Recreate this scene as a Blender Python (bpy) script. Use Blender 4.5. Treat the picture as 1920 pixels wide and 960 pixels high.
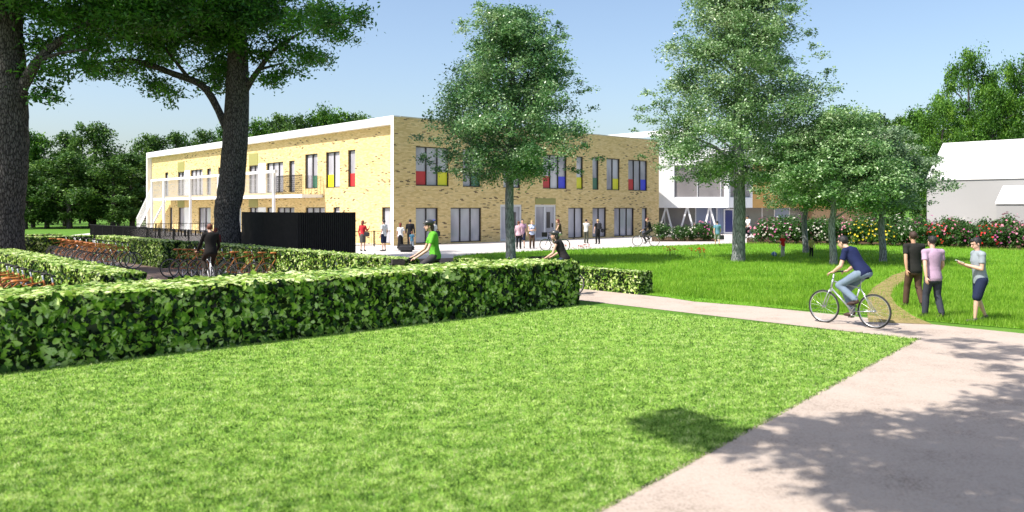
import bpy, bmesh, math, random
import numpy as np
from mathutils import Vector, Matrix
random.seed(7); rng = np.random.default_rng(7)
for o in list(bpy.data.objects): bpy.data.objects.remove(o, do_unlink=True)
SC = bpy.context.scene
COL = SC.collection
PI = math.pi
# ------------------------------------------------------------------ camera, sky, sun, exposure
H = 2.4; F = 1500.0; HY = 390.0
cd = bpy.data.cameras.new('camera'); cam = bpy.data.objects.new('camera', cd); COL.objects.link(cam)
cam.location = (0, 0, H); cam.rotation_euler = (PI/2, 0, 0)
cd.sensor_width = 36; cd.lens = 36*F/1920; cd.shift_y = -90/1920; cd.clip_start = .1; cd.clip_end = 3000
cd.dof.use_dof = True; cd.dof.focus_distance = 34; cd.dof.aperture_fstop = cd.lens/1000/0.022
SC.camera = cam
SUN = Vector((-.87, -.49, 0)).normalized()*math.cos(math.radians(53)); SUN.z = math.sin(math.radians(53))
w = bpy.data.worlds.new('World'); SC.world = w; w.use_nodes = True
nt = w.node_tree; bg = nt.nodes['Background']; sky = nt.nodes.new('ShaderNodeTexSky')
sky.sky_type = 'NISHITA'; sky.sun_disc = False; sky.sun_elevation = math.radians(53)
sky.sun_rotation = math.atan2(SUN.x, SUN.y); sky.air_density = 1.0; sky.dust_density = 2.4; sky.ozone_density = 1.5
nt.links.new(sky.outputs[0], bg.inputs[0]); bg.inputs[1].default_value = 0.14
sd = bpy.data.lights.new('sun', 'SUN'); sd.energy = 5.0; sd.angle = math.radians(.55); sd.color = (1, .955, .88)
sun = bpy.data.objects.new('sun', sd); COL.objects.link(sun); sun.rotation_euler = (-SUN).to_track_quat('-Z', 'Y').to_euler()
SC.view_settings.view_transform = 'Standard'; SC.view_settings.look = 'None'; SC.view_settings.exposure = 0.62; SC.view_settings.gamma = 1
SC.render.engine = 'CYCLES'; SC.cycles.max_bounces = 6; SC.cycles.transparent_max_bounces = 8
try: SC.cycles.use_denoising = True
except Exception: pass

# ------------------------------------------------------------------ helpers
def G(px, py, z=0.0):
    y = (H-z)*F/(py-HY); return Vector(((px-960)/F*y, y, z))
def XY(px, y): return (px-960)/F*y
def V(*a): return Vector(a)
DR = V(.7396, .6731, 0); DL = V(-.6731, .7396, 0)

def tag(o, label=None, cat=None, group=None, kind=None):
    if label: o['label'] = label
    if cat: o['category'] = cat
    if group: o['group'] = group
    if kind: o['kind'] = kind
    return o
def empty(name, loc=(0, 0, 0), rz=0, label=None, cat=None, group=None):
    o = bpy.data.objects.new(name, None); COL.objects.link(o); o.location = loc; o.rotation_euler = (0, 0, rz); o.empty_display_size = .2
    return tag(o, label, cat, group)
def copy_tree(o, parent=None):
    c = o.copy(); COL.objects.link(c); c.parent = parent
    for ch in list(o.children): copy_tree(ch, c)
    return c
def link_mesh(name, me, parent=None):
    o = bpy.data.objects.new(name, me); COL.objects.link(o)
    if parent: o.parent = parent
    return o

# ---- materials
MATS = {}
def N(nt, t, **k):
    n = nt.nodes.new(t)
    for a, b in k.items(): setattr(n, a, b)
    return n
def pmat(name, col, rough=.6, metal=0, spec=.5, var=0, vscale=8, bump=0, bscale=40, coat=0):
    if name in MATS: return MATS[name]
    m = bpy.data.materials.new(name); m.use_nodes = True; nt = m.node_tree; p = nt.nodes['Principled BSDF']
    p.inputs['Roughness'].default_value = rough; p.inputs['Metallic'].default_value = metal
    p.inputs['Specular IOR Level'].default_value = spec
    if coat: p.inputs['Coat Weight'].default_value = coat
    tc = N(nt, 'ShaderNodeTexCoord')
    if var:
        no = N(nt, 'ShaderNodeTexNoise'); no.inputs['Scale'].default_value = vscale; no.inputs['Detail'].default_value = 6
        nt.links.new(tc.outputs['Object'], no.inputs['Vector'])
        r = N(nt, 'ShaderNodeValToRGB'); r.color_ramp.elements[0].position = .3; r.color_ramp.elements[1].position = .7
        r.color_ramp.elements[0].color = [max(0, c*(1-var)) for c in col]+[1]; r.color_ramp.elements[1].color = [min(1, c*(1+var)) for c in col]+[1]
        nt.links.new(no.outputs[0], r.inputs[0]); nt.links.new(r.outputs[0], p.inputs['Base Color'])
    else: p.inputs['Base Color'].default_value = (*col, 1)
    if bump:
        nb = N(nt, 'ShaderNodeTexNoise'); nb.inputs['Scale'].default_value = bscale; nb.inputs['Detail'].default_value = 4
        nt.links.new(tc.outputs['Object'], nb.inputs['Vector'])
        b = N(nt, 'ShaderNodeBump'); b.inputs['Strength'].default_value = bump; b.inputs['Distance'].default_value = .02
        nt.links.new(nb.outputs[0], b.inputs['Height']); nt.links.new(b.outputs[0], p.inputs['Normal'])
    MATS[name] = m; return m
def leafmat(name, cols, rough=.45, trans=.3, spec=.4, tint=(1.0, 1.15, .5), patch=1.2, rnd=.45, pat=1.9, det=3):
    """cols: list of leaf colours picked at random per leaf, drifting in patches"""
    m = bpy.data.materials.new(name); m.use_nodes = True; nt = m.node_tree; p = nt.nodes['Principled BSDF']
    g = N(nt, 'ShaderNodeNewGeometry'); r = N(nt, 'ShaderNodeValToRGB')
    no = N(nt, 'ShaderNodeTexNoise'); no.inputs['Scale'].default_value = patch; no.inputs['Detail'].default_value = det; no.inputs['Roughness'].default_value = .6
    tc = N(nt, 'ShaderNodeTexCoord'); nt.links.new(tc.outputs['Object'], no.inputs['Vector'])
    a = N(nt, 'ShaderNodeMath', operation='MULTIPLY'); a.inputs[1].default_value = rnd; nt.links.new(g.outputs['Random Per Island'], a.inputs[0])
    b = N(nt, 'ShaderNodeMath', operation='MULTIPLY_ADD'); b.inputs[1].default_value = pat; b.inputs[2].default_value = .46-rnd/2-pat/2
    nt.links.new(no.outputs[0], b.inputs[0])
    s = N(nt, 'ShaderNodeMath', operation='ADD'); nt.links.new(a.outputs[0], s.inputs[0]); nt.links.new(b.outputs[0], s.inputs[1])
    el = r.color_ramp.elements
    while len(el) < len(cols): el.new(.5)
    for i, c in enumerate(cols): el[i].position = i/(len(cols)-1); el[i].color = (*c, 1)
    nt.links.new(s.outputs[0], r.inputs[0]); nt.links.new(r.outputs[0], p.inputs['Base Color'])
    p.inputs['Roughness'].default_value = rough; p.inputs['Specular IOR Level'].default_value = spec
    t = N(nt, 'ShaderNodeBsdfTranslucent'); mx = N(nt, 'ShaderNodeMixRGB', blend_type='MULTIPLY'); mx.inputs[0].default_value = 1
    mx.inputs[2].default_value = (*[min(1, c*1.3) for c in tint], 1); nt.links.new(r.outputs[0], mx.inputs[1]); nt.links.new(mx.outputs[0], t.inputs[0])
    ms = N(nt, 'ShaderNodeMixShader'); ms.inputs[0].default_value = trans
    out = nt.nodes['Material Output']
    nt.links.new(p.outputs[0], ms.inputs[1]); nt.links.new(t.outputs[0], ms.inputs[2]); nt.links.new(ms.outputs[0], out.inputs[0])
    MATS[name] = m; return m

def brickmat():
    m = bpy.data.materials.new('yellow_brick'); m.use_nodes = True; nt = m.node_tree; p = nt.nodes['Principled BSDF']
    uv = N(nt, 'ShaderNodeUVMap'); sp = N(nt, 'ShaderNodeSeparateXYZ'); nt.links.new(uv.outputs[0], sp.inputs[0])
    def M(op, a, b=None, c=None):
        n = N(nt, 'ShaderNodeMath', operation=op)
        for i, x in enumerate((a, b, c)):
            if x is None: continue
            if isinstance(x, (int, float)): n.inputs[i].default_value = x
            else: nt.links.new(x, n.inputs[i])
        return n.outputs[0]
    BH, BL = .078, .27
    v = M('DIVIDE', sp.outputs[1], BH); row = M('FLOOR', v); fv = M('SUBTRACT', v, row)
    u = M('ADD', M('DIVIDE', sp.outputs[0], BL), M('MULTIPLY', row, .37)); cl = M('FLOOR', u); fu = M('SUBTRACT', u, cl)
    cb = N(nt, 'ShaderNodeCombineXYZ'); nt.links.new(cl, cb.inputs[0]); nt.links.new(row, cb.inputs[1])
    wn = N(nt, 'ShaderNodeTexWhiteNoise', noise_dimensions='2D'); nt.links.new(cb.outputs[0], wn.inputs[0])
    # clusters of darker bricks
    cn = N(nt, 'ShaderNodeTexNoise', noise_dimensions='2D'); cn.inputs['Scale'].default_value = .9; cn.inputs['Detail'].default_value = 3
    mp = N(nt, 'ShaderNodeMapping'); mp.inputs['Scale'].default_value = (.35, 1.6, 1); nt.links.new(uv.outputs[0], mp.inputs[0]); nt.links.new(mp.outputs[0], cn.inputs['Vector'])
    val = M('ADD', wn.outputs[0], M('MULTIPLY', M('SUBTRACT', cn.outputs[0], .5), .5))
    r = N(nt, 'ShaderNodeValToRGB'); e = r.color_ramp.elements
    for _ in range(3): e.new(.5)
    for i, (q, c) in enumerate([(0, (.59, .425, .175)), (.35, (.68, .505, .23)), (.86, (.77, .59, .30)), (.95, (.48, .36, .16)), (1.0, (.13, .09, .055))]):
        e[i].position = q; e[i].color = (*c, 1)
    nt.links.new(val, r.inputs[0])
    mor = M('MAXIMUM', M('GREATER_THAN', fv, .86), M('GREATER_THAN', fu, .96))
    mx = N(nt, 'ShaderNodeMixRGB'); nt.links.new(mor, mx.inputs[0]); nt.links.new(r.outputs[0], mx.inputs[1]); mx.inputs[2].default_value = (.63, .475, .235, 1)
    nt.links.new(mx.outputs[0], p.inputs['Base Color']); p.inputs['Roughness'].default_value = .85; p.inputs['Specular IOR Level'].default_value = .2
    b = N(nt, 'ShaderNodeBump'); b.inputs['Strength'].default_value = .5; b.inputs['Distance'].default_value = .01; b.invert = True
    nt.links.new(mor, b.inputs['Height']); nt.links.new(b.outputs[0], p.inputs['Normal'])
    MATS['yellow_brick'] = m; return m
def barkmat(name, c0, c1, zs=1.6, xy=9):
    m = bpy.data.materials.new(name); m.use_nodes = True; nt = m.node_tree; p = nt.nodes['Principled BSDF']
    tc = N(nt, 'ShaderNodeTexCoord'); mp = N(nt, 'ShaderNodeMapping'); mp.inputs['Scale'].default_value = (xy, xy, zs)
    nt.links.new(tc.outputs['Object'], mp.inputs[0])
    vo = N(nt, 'ShaderNodeTexVoronoi'); vo.feature = 'DISTANCE_TO_EDGE'; vo.inputs['Scale'].default_value = 1.5
    no = N(nt, 'ShaderNodeTexNoise'); no.inputs['Scale'].default_value = 2.5; no.inputs['Detail'].default_value = 8
    nt.links.new(mp.outputs[0], no.inputs['Vector'])
    mv = N(nt, 'ShaderNodeMixRGB'); mv.inputs[0].default_value = .35; nt.links.new(mp.outputs[0], mv.inputs[1]); nt.links.new(no.outputs[1], mv.inputs[2])
    nt.links.new(mv.outputs[0], vo.inputs['Vector'])
    r = N(nt, 'ShaderNodeValToRGB'); r.color_ramp.elements[0].color = (*c0, 1); r.color_ramp.elements[1].color = (*c1, 1)
    r.color_ramp.elements[0].position = 0; r.color_ramp.elements[1].position = .22
    nt.links.new(vo.outputs[0], r.inputs[0])
    r2 = N(nt, 'ShaderNodeValToRGB'); r2.color_ramp.elements[0].position = .35; r2.color_ramp.elements[0].color = (.6, .6, .6, 1); r2.color_ramp.elements[1].position = .65
    nt.links.new(no.outputs[0], r2.inputs[0])
    mx = N(nt, 'ShaderNodeMixRGB', blend_type='MULTIPLY'); mx.inputs[0].default_value = 1; nt.links.new(r.outputs[0], mx.inputs[1]); nt.links.new(r2.outputs[0], mx.inputs[2])
    nt.links.new(mx.outputs[0], p.inputs['Base Color']); p.inputs['Roughness'].default_value = .9; p.inputs['Specular IOR Level'].default_value = .15
    b = N(nt, 'ShaderNodeBump'); b.inputs['Strength'].default_value = .9; b.inputs['Distance'].default_value = .04
    nt.links.new(vo.outputs[0], b.inputs['Height']); nt.links.new(b.outputs[0], p.inputs['Normal'])
    MATS[name] = m; return m
def groundmat(name, stops, scale, bump=.3, rough=.9, fine=60, stretch=1.0):
    m = bpy.data.materials.new(name); m.use_nodes = True; nt = m.node_tree; p = nt.nodes['Principled BSDF']
    tc = N(nt, 'ShaderNodeTexCoord'); a = N(nt, 'ShaderNodeTexNoise'); a.inputs['Scale'].default_value = scale; a.inputs['Detail'].default_value = 10; a.inputs['Roughness'].default_value = .65
    f = N(nt, 'ShaderNodeTexNoise'); f.inputs['Scale'].default_value = fine; f.inputs['Detail'].default_value = 4
    nt.links.new(tc.outputs['Object'], a.inputs['Vector']); nt.links.new(tc.outputs['Object'], f.inputs['Vector'])
    s = N(nt, 'ShaderNodeMath', operation='ADD'); nt.links.new(a.outputs[0], s.inputs[0]); nt.links.new(f.outputs[0], s.inputs[1])
    h = N(nt, 'ShaderNodeMath', operation='MULTIPLY'); h.inputs[1].default_value = .5; nt.links.new(s.outputs[0], h.inputs[0])
    r = N(nt, 'ShaderNodeValToRGB'); el = r.color_ramp.elements
    while len(el) < len(stops): el.new(.5)
    for i, (q, c) in enumerate(stops): el[i].position = q; el[i].color = (*c, 1)
    nt.links.new(h.outputs[0], r.inputs[0]); nt.links.new(r.outputs[0], p.inputs['Base Color'])
    p.inputs['Roughness'].default_value = rough; p.inputs['Specular IOR Level'].default_value = .15
    b = N(nt, 'ShaderNodeBump'); b.inputs['Strength'].default_value = bump; b.inputs['Distance'].default_value = .02
    nt.links.new(f.outputs[0], b.inputs['Height']); nt.links.new(b.outputs[0], p.inputs['Normal'])
    MATS[name] = m; return m

# ---- mesh builder
class MB:
    def __init__(s): s.v = []; s.f = []; s.uv = []; s.mi = []; s.m = 0
    def face(s, pts, uv=None):
        i = len(s.v); s.v += [tuple(p) for p in pts]; s.f.append(tuple(range(i, i+len(pts)))); s.uv.append(uv or [(0, 0)]*len(pts)); s.mi.append(s.m)
    def box(s, c, d, ax=V(1, 0, 0), ay=V(0, 1, 0), az=V(0, 0, 1)):
        c = Vector(c); x, y, z = ax*d[0]/2, ay*d[1]/2, az*d[2]/2
        P = [c+sx*x+sy*y+sz*z for sz in (-1, 1) for sy in (-1, 1) for sx in (-1, 1)]
        i = len(s.v); s.v += [tuple(p) for p in P]
        fs = [(0, 2, 3, 1), (4, 5, 7, 6), (0, 1, 5, 4), (2, 6, 7, 3), (0, 4, 6, 2), (1, 3, 7, 5)]
        for f in fs:
            s.f.append(tuple(i+k for k in f)); s.mi.append(s.m)
            q = [P[k] for k in f]; s.uv.append([(p.dot(ax)+p.dot(ay), p.z) for p in q])
        return s
    def beam(s, a, b, w, h=None, up=V(0, 0, 1)):
        a = Vector(a); b = Vector(b); d = b-a; L = d.length; d.normalize()
        if abs(d.dot(up)) > .98: up = V(1, 0, 0)
        x = d.cross(up).normalized(); z = x.cross(d)
        return s.box((a+b)/2, (L, w, h or w), d, x, z)
    def tube(s, pts, rad, seg=10, cap=True, wob=0):
        pts = [Vector(p) for p in pts]; n = len(pts)
        if isinstance(rad, (int, float)): rad = [rad]*n
        base = len(s.v); prev = None
        for k in range(n):
            d = (pts[min(k+1, n-1)]-pts[max(k-1, 0)])
            d = d.normalized() if d.length > 1e-9 else V(0, 0, 1)
            if prev is None: x = d.orthogonal().normalized()
            else: x = (prev-d*prev.dot(d)); x = x.normalized() if x.length > 1e-6 else d.orthogonal().normalized()
            prev = x; y = d.cross(x)
            for j in range(seg):
                a = 2*PI*j/seg; r = rad[k]*(1+(random.uniform(-wob, wob) if wob else 0))
                s.v.append(tuple(pts[k]+(x*math.cos(a)+y*math.sin(a))*r))
        for k in range(n-1):
            for j in range(seg):
                a = base+k*seg+j; b = base+k*seg+(j+1) % seg
                s.f.append((a, b, b+seg, a+seg)); s.mi.append(s.m); s.uv.append([(0, 0)]*4)
        if cap:
            s.f.append(tuple(base+j for j in reversed(range(seg)))); s.mi.append(s.m); s.uv.append([(0, 0)]*seg)
            s.f.append(tuple(base+(n-1)*seg+j for j in range(seg))); s.mi.append(s.m); s.uv.append([(0, 0)]*seg)
        return s
    def ring(s, c, R, r, axis='X', seg=32, sec=6):
        c = Vector(c); i0 = len(s.v)
        for k in range(seg):
            a = 2*PI*k/seg
            for j in range(sec):
                b = 2*PI*j/sec; q = R+r*math.cos(b); o = r*math.sin(b)
                s.v.append(tuple(c+V(o, q*math.cos(a), q*math.sin(a))))
        for k in range(seg):
            for j in range(sec):
                a = i0+k*sec+j; b = i0+k*sec+(j+1) % sec; c2 = i0+((k+1) % seg)*sec+(j+1) % sec; d = i0+((k+1) % seg)*sec+j
                s.f.append((a, b, c2, d)); s.mi.append(s.m); s.uv.append([(0, 0)]*4)
        return s
    def ell(s, c, r, seg=14, rings=8, R=None):
        c = Vector(c); i0 = len(s.v); R = R or Matrix.Identity(3)
        for k in range(rings+1):
            t = PI*k/rings
            for j in range(seg):
                a = 2*PI*j/seg
                s.v.append(tuple(c+R @ V(r[0]*math.sin(t)*math.cos(a), r[1]*math.sin(t)*math.sin(a), r[2]*math.cos(t))))
        for k in range(rings):
            for j in range(seg):
                a = i0+k*seg+j; b = i0+k*seg+(j+1) % seg
                s.f.append((a, a+seg, b+seg, b)); s.mi.append(s.m); s.uv.append([(0, 0)]*4)
        return s
    def loft(s, rings, X, Y, seg=22):
        i0 = len(s.v)
        for (c, rx, ry) in rings:
            for j in range(seg):
                a = 2*PI*j/seg; s.v.append(tuple(c+X*rx*math.cos(a)+Y*ry*math.sin(a)))
        n = len(rings)
        for k in range(n-1):
            for j in range(seg):
                a = i0+k*seg+j; b = i0+k*seg+(j+1) % seg; s.f.append((a, b, b+seg, a+seg)); s.mi.append(s.m); s.uv.append([(0, 0)]*4)
        s.f.append(tuple(i0+j for j in reversed(range(seg)))); s.f.append(tuple(i0+(n-1)*seg+j for j in range(seg))); s.mi += [s.m]*2; s.uv += [[(0, 0)]*seg]*2
        return s
    def mesh(s, name):
        me = bpy.data.meshes.new(name); me.from_pydata(s.v, [], s.f)
        uvl = me.uv_layers.new(name='UVMap'); flat = [c for f in s.uv for p in f for c in p]
        uvl.data.foreach_set('uv', flat)
        me.polygons.foreach_set('material_index', s.mi); me.update(); return me
    def build(s, name, mats, parent=None, smooth=False):
        me = s.mesh(name)
        for m in (mats if isinstance(mats, (list, tuple)) else [mats]): me.materials.append(m)
        if smooth: me.polygons.foreach_set('use_smooth', [True]*len(me.polygons))
        return link_mesh(name, me, parent)
def sheet(name, poly, z, m, label=None):
    mb = MB(); mb.face([(p[0], p[1], z) for p in poly]); o = mb.build(name, m)
    if o.data.polygons[0].normal.z < 0: o.data.flip_normals()
    o['kind'] = 'structure'; return o

def quads_mesh(name, P, A, B, mats, mi=None, tri=False):
    """leaf quads (rhombus): P base point, A length vector, B half width vector"""
    n = len(P)
    if tri: vs = np.stack([P-B, P+B, P+A], 1).reshape(-1, 3); k = 3
    else: vs = np.stack([P, P+A*.45+B, P+A, P+A*.45-B], 1).reshape(-1, 3); k = 4
    me = bpy.data.meshes.new(name); me.vertices.add(len(vs)); me.vertices.foreach_set('co', vs.astype(np.float32).ravel())
    me.loops.add(n*k); me.loops.foreach_set('vertex_index', np.arange(n*k, dtype=np.int32))
    me.polygons.add(n); me.polygons.foreach_set('loop_start', np.arange(0, n*k, k, dtype=np.int32))
    if mi is not None: me.polygons.foreach_set('material_index', mi.astype(np.int32))
    me.update(calc_edges=True)
    for m in mats: me.materials.append(m)
    return me
def unit(a): return a/np.maximum(np.linalg.norm(a, axis=-1, keepdims=True), 1e-9)
def leaves_at(P, size, D=None, up=.5, asp=.5):
    n = len(P); nrm = unit(rng.normal(size=(n, 3))+np.array([0, 0, up])*1.0)
    d = rng.normal(size=(n, 3)) if D is None else D+rng.normal(size=(n, 3))*.6
    d = unit(d-nrm*(d*nrm).sum(1, keepdims=True)); b = np.cross(nrm, d)
    L = size*rng.uniform(.7, 1.3, (n, 1))
    return P-d*L*.5, d*L, b*L*asp*.5
# ------------------------------------------------------------------ materials
BRICK = brickmat()
white = pmat('white_render', (.80, .80, .81), .5, var=.03, vscale=.6)
whitem = pmat('white_metal', (.78, .78, .79), .35)
dark = pmat('dark_window_frame', (.028, .024, .02), .4)
glass = None
def glassmat():
    m = bpy.data.materials.new('window_glass'); m.use_nodes = True; nt = m.node_tree; p = nt.nodes['Principled BSDF']
    uv = N(nt, 'ShaderNodeTexCoord'); no = N(nt, 'ShaderNodeTexNoise'); no.inputs['Scale'].default_value = .55; no.inputs['Detail'].default_value = 3
    mp = N(nt, 'ShaderNodeMapping'); mp.inputs['Scale'].default_value = (1.3, 1.3, .5)
    nt.links.new(uv.outputs['Object'], mp.inputs[0]); nt.links.new(mp.outputs[0], no.inputs['Vector'])
    r = N(nt, 'ShaderNodeValToRGB'); e = r.color_ramp.elements
    e[0].position = .35; e[0].color = (.30, .29, .325, 1); e[1].position = .65; e[1].color = (.56, .55, .60, 1)
    nt.links.new(no.outputs[0], r.inputs[0]); nt.links.new(r.outputs[0], p.inputs['Base Color'])
    p.inputs['Roughness'].default_value = .06; p.inputs['Specular IOR Level'].default_value = .6
    return m
glass = glassmat()
olive = pmat('olive_panel', (.30, .28, .09), .6)
RED = pmat('red_panel', (.50, .03, .035), .35); YEL = pmat('yellow_panel', (.72, .68, .03), .35)
GRN = pmat('green_panel', (.06, .17, .11), .35); BLU = pmat('blue_panel', (.05, .06, .62), .35)
blackm = pmat('black_metal', (.010, .010, .010), .7, spec=.15)
concrete = pmat('pale_roofing', (.42, .42, .41), .8, var=.1)
DKBARK = barkmat('dark_bark', (.018, .016, .015), (.17, .155, .145), 5.5, 19)
GRBARK = barkmat('grey_bark', (.12, .125, .13), (.38, .39, .40), 3, 22)

# ------------------------------------------------------------------ ground
grass_ground = groundmat('meadow_ground', [(.3, (.04, .10, .012)), (.5, (.085, .19, .02)), (.7, (.14, .26, .035))], .8, .5, fine=25)
sheet('ground', [(-900, -300), (900, -300), (900, 1500), (-900, 1500)], 0, grass_ground)
paving = groundmat('plaza_paving_mat', [(.3, (.46, .425, .41)), (.7, (.58, .54, .52))], .5, .1, fine=45)
sandy = groundmat('path_gravel_mat', [(.34, (.24, .195, .16)), (.45, (.39, .32, .27)), (.58, (.45, .375, .32)), (.68, (.32, .29, .27))], 1.2, .35, fine=42)
sheet('plaza', [(1.5, 22.0), (-15.5, 38.5), (-36.5, 60.5), (-44, 92), (-40, 95), (30, 95), (42, 66), (14, 36)], .004, paving)
# shadowless seams of the plaza slabs are too fine to see; the path runs along DL and widens to the right
lc = G(1720, 637); hc = G(1086, 572)
pA = lc; pB = G(1920, 618)
far = lc+DL*17; 
sheet('path', [tuple(lc), tuple(lc+DL*17), tuple(lc+DL*17+DR*2.15), tuple(lc+DR*2.2), tuple(lc+DR*2.2-DL*8), (20, 6), (20, -10), (-18, -10), (-14.4, -8.0)], .008, sandy)
lawnm = groundmat('mown_lawn_mat', [(.30, (.05, .12, .014)), (.42, (.12, .26, .03)), (.55, (.24, .40, .06)), (.68, (.42, .54, .16))], 2.2, .8, fine=30)
e = (G(1115, 960)-lc).normalized()
lawn_poly = [tuple(lc), tuple(lc+e*26), tuple(hc-DR*30), tuple(hc-DR*30+DL*.5), tuple(hc+DL*.3)]
sheet('mown_lawn', lawn_poly, .012, lawnm)
parkm = groundmat('cycle_park_paving_mat', [(.3, (.13, .085, .07)), (.6, (.22, .16, .135)), (.7, (.26, .2, .17))], 2, .3, fine=40)
sheet('cycle_park_pavement', [tuple(G(1000, 480)), (-2.2, 20.3), (-14, 9.8), (-30, 22), (-30, 45), (-14.6, 33.5)], .006, parkm)
gp = [(1210, 552), (1300, 566), (1400, 574), (1500, 581.5), (1600, 590), (1700, 599), (1800, 608), (1920, 618), (2250, 650)]
gar = [G(*p).to_2d() for p in gp]+[G(2300, 480).to_2d(), G(1920, 467.5).to_2d(), G(1700, 460).to_2d(), G(1415, 455.5).to_2d(), G(1340, 458).to_2d(), G(1200, 463).to_2d(), G(1080, 468).to_2d(), G(1000, 471).to_2d(), G(900, 476).to_2d(), G(850, 482).to_2d(), V(-1.9, 28.4, 0).to_2d(), V(4.2, 22.9, 0).to_2d()]
tallm = groundmat('garden_lawn_mat', [(.3, (.06, .16, .01)), (.5, (.13, .30, .02)), (.7, (.2, .4, .04))], 1.0, .6, fine=30)
sheet('garden_lawn', [tuple(p) for p in gar], .012, tallm)
trail_c = [(8.05, 16.6, .6), (8.45, 17.9, .46), (9.15, 19.8, .34), (10.0, 21.8, .29), (11.1, 23.9, .28), (12.4, 26.0, .30), (13.7, 28.2, .28), (15.0, 30.0, .26)]
left, right = [], []
for i, (x, y, hw) in enumerate(trail_c):
    a = trail_c[max(i-1, 0)]; b = trail_c[min(i+1, len(trail_c)-1)]; d = V(b[0]-a[0], b[1]-a[1], 0).normalized(); n = V(-d.y, d.x, 0)
    left.append((x+n.x*hw, y+n.y*hw)); right.append((x-n.x*hw, y-n.y*hw))
trail_poly = left+right[::-1]
trailm = groundmat('dirt_trail_mat', [(.36, (.09, .12, .025)), (.5, (.24, .19, .075)), (.62, (.36, .27, .13))], 3, .6, fine=35)
mb = MB()
for i in range(len(left)-1): mb.face([(*left[i], .016), (*right[i], .016), (*right[i+1], .016), (*left[i+1], .016)])
tr = mb.build('dirt_trail', trailm); tr['kind'] = 'structure'
bedpoly = [G(1400, 457), G(1700, 462), G(1920, 469.5), G(2250, 482), G(2250, 462), G(1700, 452), G(1400, 446)]
soil = groundmat('soil_mat', [(.3, (.05, .03, .018)), (.7, (.12, .075, .04))], 3, .6)
sheet('flower_bed_soil', [tuple(p) for p in bedpoly], .02, soil)
sheet('flower_bed_soil', [tuple(G(1222, 453)), tuple(G(1345, 453)), tuple(G(1345, 444)), tuple(G(1222, 444))], .02, soil)
# pale yard far left behind the trees
0 and sheet('far_yard', [(-160, 128), (-60, 128), (-60, 160), (-160, 160)], .006, paving)

def inpoly(X, Y, poly):
    r = np.zeros(len(X), bool); n = len(poly)
    for i in range(n):
        x0, y0 = poly[i][0], poly[i][1]; x1, y1 = poly[(i+1) % n][0], poly[(i+1) % n][1]
        c = ((y0 > Y) != (y1 > Y)) & (X < (x1-x0)*(Y-y0)/((y1-y0) if y1 != y0 else 1e-9)+x0); r ^= c
    return r
def blades(name, X, Y, Ln, Wd, m, lean=.35):
    n = len(X); P = np.stack([X, Y, np.full(n, .008)], 1); a = rng.uniform(0, 2*PI, n)
    d = np.stack([np.cos(a), np.sin(a), np.zeros(n)], 1); L = Ln*rng.uniform(.55, 1.25, n)
    l = rng.normal(size=(n, 2))*lean
    A = np.stack([l[:, 0], l[:, 1], np.ones(n)], 1); A = unit(A)*L[:, None]
    B = d*(Wd*rng.uniform(.7, 1.2, n))[:, None]*.5
    me = quads_mesh(name, P, A, B, [m], tri=True); o = link_mesh(name, me); o['kind'] = 'stuff'; return o
# mown lawn blades: density falls with distance
mown = leafmat('mown_blades', [(.03, .085, .012), (.13, .26, .035), (.32, .46, .10), (.68, .73, .38)], .5, .42, .3, patch=4.8, rnd=.85, pat=2.5, det=9)
def sample_wedge(n, y0, y1, pw, xr=.72):
    t = rng.uniform(size=n); Y = (y0**(1-pw)+(y1**(1-pw)-y0**(1-pw))*t)**(1/(1-pw)); X = rng.uniform(-xr, xr, n)*Y; return X, Y
X, Y = sample_wedge(620000, 5.2, 21, 1.45); k = inpoly(X, Y, [(lc.x+.09, lc.y+.03), (lc.x+e.x*26+.07, lc.y+e.y*26)]+lawn_poly[2:]); X, Y = X[k], Y[k]
g = blades('mown_grass', X, Y, .030+.0011*Y, .0045+.0009*Y, mown, 1.0); tag(g, 'short bright mown grass of the front lawn', 'grass')
tallb = leafmat('tall_blades', [(.075, .18, .012), (.17, .34, .022), (.27, .46, .045), (.42, .56, .11)], .5, .45, .3, patch=.7, rnd=.6, pat=1.2)
X, Y = sample_wedge(520000, 15, 58, 1.7, .8); k = inpoly(X, Y, [tuple(p) for p in gar]); tin = inpoly(X, Y, trail_poly); k &= ~tin | (rng.uniform(size=len(X)) < .38); tin = tin[k]; X, Y = X[k], Y[k]
# distance to the path edge: the strip beside it is kept short
de = ((X-gar[1].x)*DR.x+(Y-gar[1].y)*DR.y)
Ln = np.where((de < .7) | tin, .04, .135)
g = blades('tall_grass', X, Y, Ln, .010+.0003*Y, tallb, .28); tag(g, 'tall bright green grass of the garden lawn', 'grass')

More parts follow.
